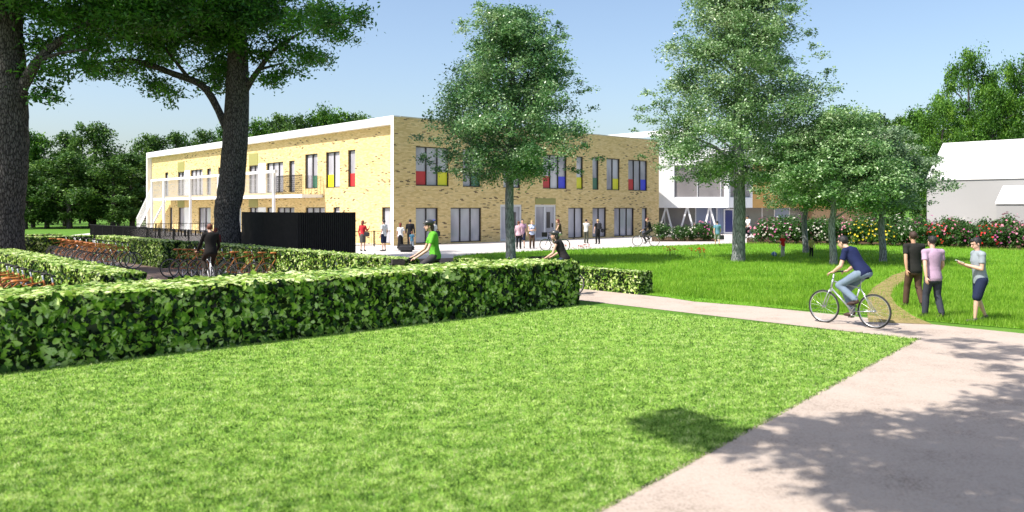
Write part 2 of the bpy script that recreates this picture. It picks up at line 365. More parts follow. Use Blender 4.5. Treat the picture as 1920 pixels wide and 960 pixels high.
# ------------------------------------------------------------------ hedges
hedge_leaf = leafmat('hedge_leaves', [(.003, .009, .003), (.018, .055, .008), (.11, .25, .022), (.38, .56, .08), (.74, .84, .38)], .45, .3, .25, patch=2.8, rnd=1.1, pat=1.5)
sunlit_leaf = leafmat('hedge_top_sunlit', [(.05, .13, .015), (.20, .36, .05), (.42, .56, .16), (.70, .78, .38), (.82, .88, .55)], .45, .3, .4, patch=2.2, rnd=.8, pat=1.8)  # hedge tops coloured paler to carry the sunlight falling on them
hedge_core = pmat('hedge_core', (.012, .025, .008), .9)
def hedge(label, O, d, L, W, h, size, dens, group='clipped hedges around the cycle park'):
    """O: corner at the near lit side; runs along d for L, width W to the side n"""
    O = Vector((O[0], O[1], 0)); d = Vector(d).normalized(); n = V(d.y, -d.x, 0)
    ins = .05
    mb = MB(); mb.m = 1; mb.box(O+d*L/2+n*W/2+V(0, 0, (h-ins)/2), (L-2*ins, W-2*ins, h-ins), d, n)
    P, NN = [], []
    def facep(o, a, b, nn, la, lb):
        c = int(la*lb*dens); u = rng.uniform(0, la, c); v = rng.uniform(0, lb, c)
        q = np.array(o)[None]+u[:, None]*np.array(a)+v[:, None]*np.array(b)
        q += np.array(nn)*rng.normal(-.018, .014, (c, 1)); P.append(q); NN.append(np.tile(np.array(nn), (c, 1)))
    z = V(0, 0, 1)
    facep(O, d, z, -n, L, h); facep(O+n*W, d, z, n, L, h); facep(O, n, z, -d, W, h); facep(O+d*L, n, z, d, W, h); facep(O+z*h, d, n, z, L, W)
    P = np.concatenate(P); NN = np.concatenate(NN); c = len(P)
    nrm = unit(NN*(1.35+NN[:, 2:3]*1.4)+rng.normal(size=(c, 3))*.5); dd = rng.normal(size=(c, 3))+np.array([0, 0, -.6]); dd = unit(dd-nrm*(dd*nrm).sum(1, keepdims=True))
    b = np.cross(nrm, dd); Ls = size*rng.uniform(.45, 1.0, (c, 1))*rng.choice([1, 1, 1.6], (c, 1))
    P = P-dd*Ls*.5
    vs = np.stack([P, P+dd*Ls*.3+b*Ls*.28, P+dd*Ls*.7+b*Ls*.24, P+dd*Ls, P+dd*Ls*.7-b*Ls*.24, P+dd*Ls*.3-b*Ls*.28], 1)
    vs[:, [1, 2, 4, 5]] += nrm[:, None]*(Ls[:, None]*.07)
    verts = np.concatenate([np.array(mb.v), vs.reshape(-1, 3)]); nb = len(mb.v)
    me = bpy.data.meshes.new('hedge'); me.vertices.add(len(verts)); me.vertices.foreach_set('co', verts.astype(np.float32).ravel())
    li = np.concatenate([np.array([i for f in mb.f for i in f]), nb+np.arange(c*6)]).astype(np.int32)
    ls = np.concatenate([np.arange(0, 24, 4), 24+np.arange(0, c*6, 6)]).astype(np.int32)
    me.loops.add(len(li)); me.loops.foreach_set('vertex_index', li); me.polygons.add(len(ls)); me.polygons.foreach_set('loop_start', ls)
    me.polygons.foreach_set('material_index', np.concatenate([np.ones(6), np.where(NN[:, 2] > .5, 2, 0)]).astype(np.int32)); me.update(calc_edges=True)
    me.materials.append(hedge_leaf); me.materials.append(hedge_core); me.materials.append(sunlit_leaf)
    o = link_mesh('hedge', me); return tag(o, label, 'hedge', group)
h0 = hc
hedge('large near clipped hedge along the back edge of the front lawn', (h0+DL*1.8), DR*-1, 17, -1.8, 1.07, .105, 1150) if False else None
def hedge2(label, corner, along, L, side, W, h, size, dens):
    # corner + L*along + W*side
    along = Vector(along).normalized(); side = Vector(side).normalized(); n = V(along.y, -along.x, 0)
    O = Vector(corner) if n.dot(side) > 0 else Vector(corner)+side*W
    return hedge(label, O, along, L, W, h, size, dens)
hedge2('large near clipped hedge along the back edge of the front lawn', h0, -DR, 17, DL, 1.8, 1.07, .145, 540)
c2 = G(190, 515, 1.07); hedge2('short wide hedge in front of the left thick tree trunk', (c2.x, c2.y, 0), DL, 13, DR, .85, 1.07, .10, 900)
c4 = G(741, 487, 1.07); hedge2('long hedge from the green shirted cyclist back to the black shed', (c4.x, c4.y, 0), DL, 15, DR, .75, 1.07, .095, 900)
c3 = V(-13.9, 31.8, 0); hedge2('long hedge behind the far row of parked bicycles', c3, DL, 9.2, DR, .8, 1.07, .10, 600)
c5 = c3+DL*9.2; hedge2('dark cross hedge closing the far end of the cycle park', c5-DR*6.5, DR, 6.4, DL, .8, 1.07, .10, 500)
hedge2('farthest low hedge in front of the black fence', c5+DL*4-DR*8, DR, 7.5, DL, .8, 1.05, .11, 350)
cs = G(1198, 553); hedge2('small low hedge across the path beside the garden lawn', (cs.x, cs.y, 0), DL, 8.3, DR, .6, .62, .09, 1100)

# ------------------------------------------------------------------ trees
def grow(clumps, leaf, per, asp=.5, flat=.6, twigs=12, up=.6):
    """clumps: (x,y,z,r); returns leaf quads spread along twigs radiating in every clump"""
    Ps, Ds = [], []
    for (x, y, z, r) in clumps:
        n = max(60, int(per*(r**2)))
        tw = unit(rng.normal(size=(twigs, 3))*np.array([1, 1, flat])); ln = r*rng.uniform(.55, 1.15, twigs)
        k = rng.integers(0, twigs, n); t = rng.uniform(.1, 1, n)**.7
        q = np.array([x, y, z])+tw[k]*(ln[k]*t)[:, None]*np.array([1, 1, flat])
        q += rng.normal(size=(n, 3))*(r*.16); q[:, 2] -= (t**2)*r*.12
        Ps.append(q); Ds.append(tw[k])
    P = np.concatenate(Ps); D = np.concatenate(Ds)
    return leaves_at(P, leaf, D, up, asp)
def bez(a, b, c, n=7):
    a, b, c = Vector(a), Vector(b), Vector(c)
    return [a*(1-t)**2+b*2*t*(1-t)+c*t*t for t in [i/(n-1) for i in range(n)]]
def smooth_path(pts, rads, n=5):
    out, ro = [], []
    for i in range(len(pts)-1):
        p0 = Vector(pts[max(i-1, 0)]); p1 = Vector(pts[i]); p2 = Vector(pts[i+1]); p3 = Vector(pts[min(i+2, len(pts)-1)])
        for k in range(n):
            t = k/n; out.append(.5*((2*p1)+(p2-p0)*t+(2*p0-5*p1+4*p2-p3)*t*t+(3*p1-p0-3*p2+p3)*t**3)); ro.append(rads[i]*(1-t)+rads[i+1]*t)
    out.append(Vector(pts[-1])); ro.append(rads[-1]); return out, ro
def tree(name, label, loc, trunk, limbs, clumps, leaf, per, lmat, bark, group=None, asp=.5, flat=.6, twigs=12, cat='tree', up=.6, seg=18, wob=.05):
    root = empty(name, loc, 0, label, cat, group)
    mb = MB(); p, r = smooth_path([t[:3] for t in trunk], [t[3] for t in trunk]); mb.tube(p, r, seg, wob=wob)
    mb.build('trunk', bark, root, True)
    mb = MB()
    for L in limbs:
        p, r = smooth_path([t[:3] for t in L], [t[3] for t in L], 4); mb.tube(p, r, 8, wob=.04)
    if limbs: mb.build('branches', bark, root, True)
    P, A, B = grow(clumps, leaf, per, asp, flat, twigs, up)
    link_mesh('crown', quads_mesh('crown', P, A, B, [lmat]), root)
    return root
def auto_limbs(trunk, clumps, every=1, r0=.06, rise=.55):
    out = []; tp = [Vector(t[:3]) for t in trunk]; tr = [t[3] for t in trunk]
    for i, c in enumerate(clumps):
        if i % every: continue
        c3_ = Vector(c[:3]); hd = math.hypot(c3_.x-tp[-1].x, c3_.y-tp[-1].y); zt = c3_.z-hd*rise
        zt = max(tp[0].z+(tp[-1].z-tp[0].z)*.35, min(zt, tp[-1].z-.1))
        for k in range(len(tp)-1):
            if tp[k].z <= zt <= tp[k+1].z:
                t = (zt-tp[k].z)/(tp[k+1].z-tp[k].z); s = tp[k].lerp(tp[k+1], t); rr = tr[k]*(1-t)+tr[k+1]*t; break
        else: s = tp[-1]; rr = tr[-1]
        m = s.lerp(c3_, .5)+V(random.uniform(-.1, .1), random.uniform(-.1, .1), .12*hd)
        out.append([(*s, min(rr*.6, r0)), (*m, min(rr*.45, r0*.6)), (*c3_, r0*.18)])
    return out
def profile_clumps(n, z0, z1, prof, rc, cx=0, cy=0, shell=.55):
    out = []
    for i in range(n):
        t = (i+random.random())/n; z = z0+(z1-z0)*t; R = prof(t)
        a = i*2.39996+random.uniform(-.5, .5); q = (shell+(1-shell)*random.random())*max(0, R-rc*.5)
        if random.random() < .22: q *= .4
        out.append((cx+q*math.cos(a), cy+q*math.sin(a), z+random.uniform(-.2, .2), rc*random.uniform(.7, 1.25)*(.55+.45*min(1, R/2.2))))
    return out
leafA = leafmat('garden_tree_leaves', [(.028, .085, .032), (.065, .17, .06), (.15, .30, .11), (.34, .48, .24), (.62, .70, .48)], .36, .25, .6, tint=(1, 1.2, .6), patch=.9)
leafB = leafmat('tall_garden_tree_leaves', [(.045, .11, .04), (.10, .21, .07), (.21, .34, .14), (.40, .52, .30), (.66, .72, .52)], .36, .25, .6, tint=(1, 1.2, .6), patch=.9)
leafC = leafmat('small_tree_leaves', [(.03, .10, .025), (.085, .20, .06), (.21, .36, .13), (.40, .53, .28), (.62, .70, .48)], .42, .25, .5, tint=(1, 1.2, .6), patch=1.1)
leafD = leafmat('pale_tree_leaves', [(.05, .12, .05), (.13, .22, .11), (.28, .38, .22), (.5, .57, .4)], .42, .25, .5, tint=(1, 1.1, .7), patch=1.1)
leafK = leafmat('dark_canopy_leaves', [(.015, .06, .009), (.04, .14, .016), (.085, .25, .028), (.17, .38, .05)], .38, .4, .4, tint=(.9, 1.25, .4), patch=.8)
leafF = leafmat('far_tree_leaves', [(.018, .055, .012), (.045, .11, .02), (.12, .23, .045), (.28, .42, .12)], .5, .3, .3, patch=.35)
leafG = leafmat('bright_far_tree_leaves', [(.015, .06, .007), (.04, .12, .012), (.11, .25, .022), (.30, .48, .07)], .5, .3, .3, patch=.35)

def rim(prof, n, z0, z1, k=.93):
    out = []
    for i in range(n):
        t = random.random(); a = random.uniform(0, 2*PI); R = prof(t)*k*random.uniform(.98, 1.12); out.append((R*math.cos(a), R*math.sin(a), z0+(z1-z0)*t-.1, random.uniform(.3, .5)))
    return out
# garden tree A
Y0 = 35.3; tA = [(0, 0, -.1, .26), (.02, 0, .5, .22), (-.05, 0, 2.5, .19), (.02, 0, 5, .16), (.1, 0, 8, .1), (.1, 0, 10.3, .05)]
profA = lambda t: float(np.interp(t, [0, .08, .25, .42, .6, .75, .9, 1], [3.0, 4.1, 4.3, 3.9, 3.4, 2.9, 2.3, 1.3]))
cA = profile_clumps(120, 3.9, 11.1, lambda t: profA(t)*.87, 1.15)
tree('garden_tree', 'broad conical leafy tree whose crown hides the middle windows of the brick building', (XY(957, Y0), Y0, 0), tA, auto_limbs(tA, cA, 5), cA+rim(profA, 70, 3.9, 11.5, .88), .12, 620, leafA, GRBARK, 'grey barked trees in the garden', asp=.55, up=1.5, flat=.45)
Y0 = 36.0; tB = [(0, 0, -.1, .36), (.0, 0, .5, .29), (.04, 0, 3, .25), (-.02, 0, 6, .2), (0, 0, 9, .12), (0, 0, 12.5, .05)]
profB = lambda t: float(np.interp(t, [0, .08, .25, .4, .6, .75, .9, 1], [2.8, 4.3, 4.7, 4.3, 3.7, 3.1, 2.5, 1.3]))
cB = profile_clumps(140, 3.7, 13.0, lambda t: profB(t)*.88, 1.15)
tB_o = tree('garden_tree', 'tallest pale green garden tree with its top cut off by the picture', (XY(1385, Y0), Y0, 0), tB, auto_limbs(tB, cB, 5)+[[(-.15, -.1, 3.35, .07), (-.42, -.2, 3.5, .05)], [(.15, -.1, 4.0, .06), (.42, -.15, 4.2, .045)]], cB+rim(profB, 90, 3.7, 13, .9), .12, 600, leafB, GRBARK, 'grey barked trees in the garden', asp=.55, up=1.5, flat=.45)
for (px, Y0, R, z0, z1, lm, lab, n) in [
    (1510, 42.4, 2.6, 2.4, 5.9, leafC, 'small garden tree nearest the tall tree, behind the playing children', 70),
    (1562, 33.6, 3.2, 2.3, 6.4, leafC, 'middle garden tree with a full round crown behind the man on the bicycle', 90),
    (1655, 35.3, 2.7, 2.3, 5.7, leafD, 'garden tree with pale greyish leaves to the right of the round crowned tree', 75)]:
    tt = [(0, 0, -.1, .19), (.02, 0, .4, .155), (-.05, .03, 1.6, .135), (.04, 0, 2.6, .12), (0, 0, z1-.8, .05)]
    pr = lambda t, R=R: R*.9*[.75, .95, 1, .95, .85, .7, .5][min(6, int(t*7))]
    cl = profile_clumps(n, z0+.3, z1, pr, .85)
    tree('garden_tree', lab, (XY(px, Y0), Y0, 0), tt, auto_limbs(tt, cl, 6, .05), cl+rim(pr, 40, z0+.2, z1, 1.0), .115, 700, lm, GRBARK, 'grey barked trees in the garden', asp=.55, up=1.3, flat=.5)
# big dark trees on the left
def ellc(n, cx, cy, cz, rx, ry, rz, rc, lo=-1):
    out = []
    while len(out) < n:
        p = rng.normal(size=3); p /= np.linalg.norm(p); q = random.random()**.45
        if p[2]*q < lo: continue
        out.append((cx+p[0]*rx*q, cy+p[1]*ry*q, cz+p[2]*rz*q, rc*random.uniform(.7, 1.25)))
    return out
bx, by = XY(431, 33.1), 33.1
t2 = [(.0, 0, -.1, .66), (-.05, 0, .6, .55), (-.12, 0, 2.2, .50), (.05, 0, 3.2, .52), (.22, 0, 5.2, .50), (.32, 0, 7.5, .46), (.3, 0, 10, .36), (.3, 0, 13, .2)]
c2l = ellc(105, -.1, 0, 12.5, 5.5, 6.2, 5.2, 1.2)
l2 = [[(-.1, 0, 5.6, .17), (-.95, -.1, 7.3, .15), (-2.2, -.2, 7.9, .13), (-3.9, -.3, 8.45, .1), (-5.3, -.4, 8.3, .06)],
      [(-1.6, -.15, 7.7, .09), (-2.6, -.2, 9.0, .06), (-3.4, -.2, 10.3, .03)],
      [(.6, 0, 7.2, .16), (1.2, -.2, 8.0, .12), (2.1, -.4, 9.0, .08), (3.2, -.5, 9.6, .04)], [(1.3, -.2, 8.1, .07), (2.4, -.6, 8.3, .03)],
      [(.3, 0, 10, .2), (1.5, .8, 12, .12), (3, 1.5, 14, .06)], [(.3, 0, 10, .2), (-1.5, -.8, 12, .12), (-3, -1.5, 14, .06)]]
extra = [(-3.1, -.3, 7.55, 1.0), (-2.3, -.6, 7.1, .85), (-4.3, -.3, 8.2, 1.0), (-5.3, -.4, 8.0, .9), (2.5, -.5, 7.9, 1.0), (1.6, -.5, 7.6, .8), (3.4, -.6, 8.7, 1.0), (4.6, -.6, 9.4, 1.0), (5.3, 0, 10.3, 1.1), (2.2, -.3, 9.2, 1.2), (-1, -.3, 9.6, 1.2), (-2.8, -.3, 9.4, 1.2), (.2, -.5, 9.3, 1.0)]
tree('shade_tree', 'huge dark barked tree rising beside the black shed with a long limb to the left', (bx, by, 0), t2, l2, c2l+ellc(30, -.2, 0, 10.3, 4.9, 5.2, 2.2, 1.05)+extra, .17, 620, leafK, DKBARK, 'huge shade trees', asp=.42, flat=.55, seg=28)
by = 28.0; bx = XY(6, by)
t1 = [(0, 0, -.1, .78), (-.02, 0, .6, .62), (-.02, 0, 2, .57), (.08, 0, 3.5, .60), (.1, 0, 5.5, .60), (.06, 0, 7.5, .5), (0, 0, 11, .35), (0, 0, 13, .2)]
c1l = ellc(100, .5, 0, 12.0, 6.2, 6, 5.0, 1.25)
l1 = [[(.4, 0, 5.6, .2), (1.1, -.2, 6.7, .16), (1.9, -.2, 7.5, .12), (3, -.2, 8.2, .06)], [(1.2, -.2, 6.8, .08), (2.0, -.5, 7.0, .05), (2.9, -.6, 7.1, .03)], [(0, 0, 10, .2), (1.5, .8, 12, .12), (3, 1.5, 14, .06)]]
ex1 = [(1.2, 0, 5.75, .75), (1.6, -.1, 6.6, .9), (2.4, -.2, 6.8, .8), (2.0, -.2, 7.6, 1.1), (3.2, -.2, 7.4, .8), (3.6, -.3, 8.2, 1.0), (4.6, 0, 8.2, .9), (1.0, .4, 7.5, 1.0), (5.2, 0, 9, 1.0), (.8, .2, 6.3, .7)]
big1 = tree('shade_tree', 'huge dark barked tree trunk at the left edge of the picture', (bx, by, 0), t1, l1, c1l+ellc(30, 1.2, 0, 9.6, 5.0, 5.0, 2.3, 1.1)+ex1, .16, 620, leafK, DKBARK, 'huge shade trees', asp=.42, flat=.55, seg=28)
big1.scale = (1.14, 1.14, 1.10)
# trees beside and behind the viewpoint: only their shade is in the picture
KX, KY = -SUN.x/SUN.z, -SUN.y/SUN.z
def SH(x, y, z, r): return (x-KX*z, y-KY*z, z, r)
def SP_(px, py, r, z=8): g_ = G(px, py); return SH(g_.x, g_.y, z, r)
cl = [SP_(1720, 850, 1.25), SP_(1840, 810, 1.1), SP_(1620, 830, .8), SP_(1560, 800, .55), SP_(1500, 795, .4), SP_(1450, 822, .42), SP_(1400, 848, .33), SP_(1540, 860, .5), SP_(1650, 905, .7), SP_(1800, 920, 1.2, 7.5), SP_(1700, 945, .7), SP_(1640, 790, .35), SP_(1890, 760, .6), SP_(1920, 850, 1.3), SP_(1290, 802, .55, 7), SP_(1270, 775, .25, 7), SP_(1345, 820, .42, 7), SP_(1235, 797, .32, 7), SP_(1275, 805, .5, 7), SP_(1300, 790, .45, 7), SP_(1335, 812, .45, 7), SP_(1250, 790, .35, 7), SP_(1310, 835, .26, 7), SP_(1385, 808, .22, 7), SP_(1900, 735, .5), SH(6, 4.5, 8, 1.8), SH(7.2, 6.2, 8.5, 1.8), SH(4.3, 4.6, 8, 1.2), SH(5, 2.5, 9, 2), SH(8.5, 3, 9, 2), SH(7.9, 9, 8.5, 1)]
tt = [(0, 0, -.1, .55), (0, 0, 2, .45), (.2, .3, 5, .38), (.8, 1, 8, .2), (1.2, 2, 10, .1)]
o = Vector((-4.5, -2.5, 0)); cl2 = [(a-o.x, b-o.y, c, r) for a, b, c, r in cl]
tree('shade_tree', 'large tree behind the viewpoint shading the gravel path', tuple(o), tt, auto_limbs(tt, cl2[-6:], 1, .1), cl2, .16, 1300, leafK, DKBARK, 'huge shade trees', asp=.5, flat=.6)
cl = [SP_(1850, 668, .55, 9), SP_(1800, 650, .4, 9), SP_(1905, 660, .7, 9), SP_(1830, 640, .4, 9), SP_(1760, 640, .3, 9), SP_(1705, 624, .38, 9), SP_(1660, 619, .22, 9), SP_(1880, 690, .4, 9), SP_(1915, 710, .35, 9), SH(11, 11, 9.5, 1.5), SH(12, 14, 10, 1.7), SH(10.6, 12.6, 9.5, .9), SH(11, 8, 9, 1.4)]
tt = [(0, 0, -.1, .4), (0, 0, 2, .33), (-.4, .3, 5, .28), (-1.6, .6, 8, .16), (-2.2, .8, 9.5, .08)]
o = Vector((11.5, 9.5, 0)); cl2 = [(a-o.x, b-o.y, c, r) for a, b, c, r in cl]
tree('shade_tree', 'tree standing to the right of the viewpoint shading the path corner', tuple(o), tt, auto_limbs(tt, cl2[-4:], 1, .09), cl2, .15, 950, leafK, DKBARK, 'huge shade trees', asp=.5, flat=.6)
# far trees: four crowns, copied
def far_tree(zt, R, lm, n=30, leaf=.34, per=120):
    tt = [(0, 0, -.2, .4), (0, 0, 3, .3), (.2, 0, zt*.5, .22), (0, 0, zt*.85, .08)]
    pr = lambda t: R*[.7, .9, 1, .95, .85, .7, .45][min(6, int(t*7))]
    cl = profile_clumps(n, zt*.13, zt-1, pr, R*.40, shell=.75)
    return tree('background_tree', 'x', (0, 0, 0), tt, auto_limbs(tt, cl, 4, .12), cl, leaf, per, lm, DKBARK, None, asp=.7, flat=.62, seg=8, up=1.2)
def near_tree():
    tt = [(0, 0, -.2, .4), (0, 0, 3, .3), (.2, 0, 7, .22), (0, 0, 12, .08)]
    cl = profile_clumps(21, 3.5, 12.6, lambda t: 6.2*float(np.interp(t, [0, .3, .6, .85, 1], [.8, 1, .85, .6, .3])), 2.3, shell=.85)+profile_clumps(26, 3, 13.3, lambda t: 6.6*float(np.interp(t, [0, .3, .6, .85, 1], [.8, 1, .85, .55, .2])), 1.0, shell=.9)
    return tree('background_tree', 'x', (0, 0, 0), tt, auto_limbs(tt, cl, 5, .12), cl, .24, 210, leafG, DKBARK, None, asp=.65, flat=.6, seg=8, up=1.3)
protos = [far_tree(14, 5.2, leafF), far_tree(14, 4.6, leafF, 24), far_tree(14, 5.6, leafG, 30), far_tree(14, 4.4, leafG, 24)]
used = [False]*4
def put_far(k, px, y, ztop, label, group, wide=1.0):
    o = protos[k] if not used[k] else copy_tree(protos[k]); used[k] = True
    s = ztop/14; o.location = (XY(px, y), y, 0); o.scale = (s*wide, s*wide, s); o.rotation_euler.z = random.uniform(0, 6.28)
    tag(o, label, 'tree', group)
ordn = ['first', 'second', 'third', 'fourth', 'fifth', 'sixth', 'seventh', 'eighth', 'ninth', 'tenth', 'eleventh', 'twelfth', 'thirteenth', 'fourteenth', 'fifteenth', 'sixteenth', 'seventeenth', 'eighteenth', 'nineteenth', 'twentieth', '21st', '22nd', '23rd', '24th', '25th', '26th']
def ztop(py, y): return H+(HY-py)*y/F
L = [(62, 240, 98), (122, 232, 104), (176, 222, 100), (222, 300, 108), (280, 245, 104), (330, 232, 106), (30, 262, 112), (95, 330, 122), (150, 335, 124), (205, 345, 126), (250, 330, 128)]
for i, (px, py, y) in enumerate(L): put_far(i % 2 if i % 3 else 2, px, y, ztop(py, y), f'{ordn[i]} of the dark background trees left of the brick building', 'far trees left of the brick building', .85)
for i, (px, y) in enumerate([(48, 92), (88, 96), (130, 93), (170, 97), (212, 94), (248, 98), (290, 100)]): put_far((i+1) % 2, px, y, 7.5+i % 3, f'{ordn[i]} low bushy tree from the left in front of the dark background trees', 'low bushy trees left of the brick building', 1.35)
L = [(385, 228, 108), (430, 222, 116), (480, 215, 112), (522, 206, 118), (560, 200, 115), (600, 196, 117), (636, 198, 112), (675, 204, 120)]
for i, (px, py, y) in enumerate(L): put_far((i+1) % 4, px, y, ztop(py, y), f'{ordn[i]} tree from the left rising over the white roof edge', 'far trees over the brick building', .72)
L = [(1290, 250, 118), (1200, 262, 122), (1590, 212, 112), (1640, 205, 110), (1690, 200, 108), (1726, 196, 104), (1545, 222, 116), (1740, 240, 100), (1480, 240, 116), (1420, 250, 118)]
for i, (px, py, y) in enumerate(L): put_far(i % 3, px, y, ztop(py, y), f'{ordn[i]} of the far trees behind the garden trees', 'far trees behind the garden', .75)
L = [(1815, 84, 86, .62), (1915, 90, 88, .6), (1768, 178, 78, .62), (1862, 150, 82, .62), (1972, 120, 80, .8)]
RLB = ['tall bright green tree rising behind the peak of the white house', 'tall dark green tree behind the white house at the right edge', 'lower bushy green tree beside the left end of the white house roof', 'green tree close behind the white house ridge', 'tree behind the white house just beyond the right edge']
pr_near = near_tree(); first = True
for i, (px, py, y, wd) in enumerate(L):
    o = pr_near if first else copy_tree(pr_near); first = False
    s = ztop(py, y)/14; o.location = (XY(px, y), y, 0); o.scale = (s*wd*.85, s*wd*.85, s); o.rotation_euler.z = i*1.3
    tag(o, RLB[i], 'tree', 'trees behind the white house')
for i, o in enumerate(protos):
    if not used[i]: raise RuntimeError('unused tree')
# ------------------------------------------------------------------ brick school building
C = G(738, 461); C.z = 0
HB = 8.25
class Fac:
    def __init__(s, O, d, n): s.O = O; s.d = d; s.n = n
    def u(s, px, out=0):
        O = s.O+s.n*out; k = (px-960)/F; return (k*O.y-O.x)/(s.d.x-k*s.d.y)
    def z(s, px, py, out=0):
        p = s.O+s.n*out+s.d*s.u(px, out); return H+(HY-py)*p.y/F
    def P(s, u, out, z): p = s.O+s.d*u+s.n*out; return V(p.x, p.y, z)
    def box(s, mb, u0, u1, o0, o1, z0, z1): mb.box(s.P((u0+u1)/2, (o0+o1)/2, (z0+z1)/2), (abs(u1-u0), abs(o1-o0), abs(z1-z0)), s.d, s.n)
REC = .45
FL = Fac(C+DR*REC, DL, -DR); FR = Fac(C, DR, -DL)
LLEN, RLEN = 46.8, 27.3
school = empty('school_building', tuple(C), 0, 'long two storey yellow brick building with a white roof frame and coloured window panels', 'building')
def reparent(o): 
    o.parent = school; o.matrix_parent_inverse = Matrix.Translation(-C); return o
def wall_holes(mb, fac, L, z0, z1, holes, depth):
    us = sorted({0, L}|{h[0] for h in holes}|{h[1] for h in holes}); zs = sorted({z0, z1}|{h[2] for h in holes}|{h[3] for h in holes})
    for i in range(len(us)-1):
        for j in range(len(zs)-1):
            cu, cz = (us[i]+us[i+1])/2, (zs[j]+zs[j+1])/2
            if any(h[0] < cu < h[1] and h[2] < cz < h[3] for h in holes): continue
            q = [(us[i], zs[j]), (us[i+1], zs[j]), (us[i+1], zs[j+1]), (us[i], zs[j+1])]
            mb.face([fac.P(a, 0, b) for a, b in q], q)
    for (a, b, c, d) in holes:
        for (p, q) in [((a, c), (a, d)), ((a, d), (b, d)), ((b, d), (b, c)), ((b, c), (a, c))]:
            uv = [(p[0], p[1]), (q[0], q[1]), (q[0]+(depth if p[0] == q[0] else 0), q[1]), (p[0]+(depth if p[0] == q[0] else 0), p[1])]
            mb.face([fac.P(p[0], 0, p[1]), fac.P(q[0], 0, q[1]), fac.P(q[0], -depth, q[1]), fac.P(p[0], -depth, p[1])], uv)
def window(fac, x0, x1, y0, y1, panes=1, panels=(), kind='window', frame=None, zb=None, zt=None, ft=.06, panel_h=.34, split=None, xm=None):
    """px rectangle on the facade (y at its centre) -> an opening with its frame, glass and low coloured panels"""
    u0, u1 = sorted((fac.u(x0), fac.u(x1))); xc = (x0+x1)/2
    a = zb if zb is not None else fac.z(xc, y1); b = zt if zt is not None else fac.z(xc, y0)
    frame = frame or dark; mb = MB(); o0, o1 = -.08, -.24
    fac.box(mb, u0, u0+ft, o0, o1, a, b); fac.box(mb, u1-ft, u1, o0, o1, a, b)
    fac.box(mb, u0+ft, u1-ft, o0, o1, a, a+ft); fac.box(mb, u0+ft, u1-ft, o0, o1, b-ft, b)
    pw = (u1-u0)/panes
    for k in range(1, panes): fac.box(mb, u0+pw*k-ft/2, u0+pw*k+ft/2, o0-.02, o1+.02, a+ft, b-ft)
    w_ = reparent(mb.build(kind, frame))
    g_ = MB(); 
    for k in range(panes): g_.face([fac.P(u0+pw*k+.02, -.19, a+.02), fac.P(u0+pw*(k+1)-.02, -.19, a+.02), fac.P(u0+pw*(k+1)-.02, -.19+random.uniform(-.006, .006), b-.02), fac.P(u0+pw*k+.02, -.19, b-.02)])
    go = g_.build('pane', glass, w_); go.matrix_parent_inverse = w_.matrix_parent_inverse.copy() if False else Matrix.Identity(4)
    for (k, m, nm) in panels:
        pb = MB(); fac.box(pb, u0+pw*k+.035, u0+pw*(k+1)-.035, -.155, -.175, a+ft, a+(b-a)*panel_h); p_ = pb.build('coloured_panel', m, w_); p_['label'] = nm+' panel in the lower part of the window'
    return (u0, u1, a, b)
holesR = []; holesL = []
r_, y_, g_c, b_ = (RED, 'red'), (YEL, 'yellow'), (GRN, 'green'), (BLU, 'blue')
ZU0, ZU1 = 3.85, 6.42
for (x0, x1, n, pn) in [(779.7, 842, 3, [(0, *r_), (2, *y_)]), (868, 901.5, 2, [(1, *g_c)]), (944, 976, 2, []), (1018, 1063, 3, [(0, *r_), (2, *b_)]), (1081, 1093.7, 1, [(0, *y_)]), (1111, 1123, 1, [(0, *g_c)]), (1137.5, 1162.5, 2, [(1, *y_)]), (1178, 1214, 3, [(0, *r_), (2, *b_)])]:
    holesR.append(window(FR, x0, x1, 0, 0, n, pn, zb=ZU0, zt=ZU1, panel_h=.37))
for (x0, x1, n) in [(779.7, 821.6, 2), (845, 902.8, 3), (1065.6, 1093.7, 2), (1111, 1137, 2), (1151.6, 1189, 3), (1203.7, 1213.7, 1)]:
    holesR.append(window(FR, x0, x1, 0, 0, n, [], zb=.08, zt=2.42))
wgrey = pmat('pale_door_frame', (.62, .63, .66), .45)
for (x0, x1) in [(938, 979), (1003, 1043)]:
    h_ = window(FR, x0, x1, 0, 0, 2, [], 'entrance_door', wgrey, zb=.03, zt=2.65, ft=.16)
    holesR.append(h_)
    mb = MB(); FR.box(mb, h_[0]+(h_[1]-h_[0])*.62, h_[0]+(h_[1]-h_[0])*.78, -.165, -.185, .9, 2.1); d_ = reparent(mb.build('door_glass_slot', pmat('door_slot_glass', (.09, .08, .08), .1)))
    mb = MB(); FR.box(mb, h_[0]+(h_[1]-h_[0])*.86, h_[0]+(h_[1]-h_[0])*.88, -.10, -.17, .95, 1.25); reparent(mb.build('door_handle', blackm))
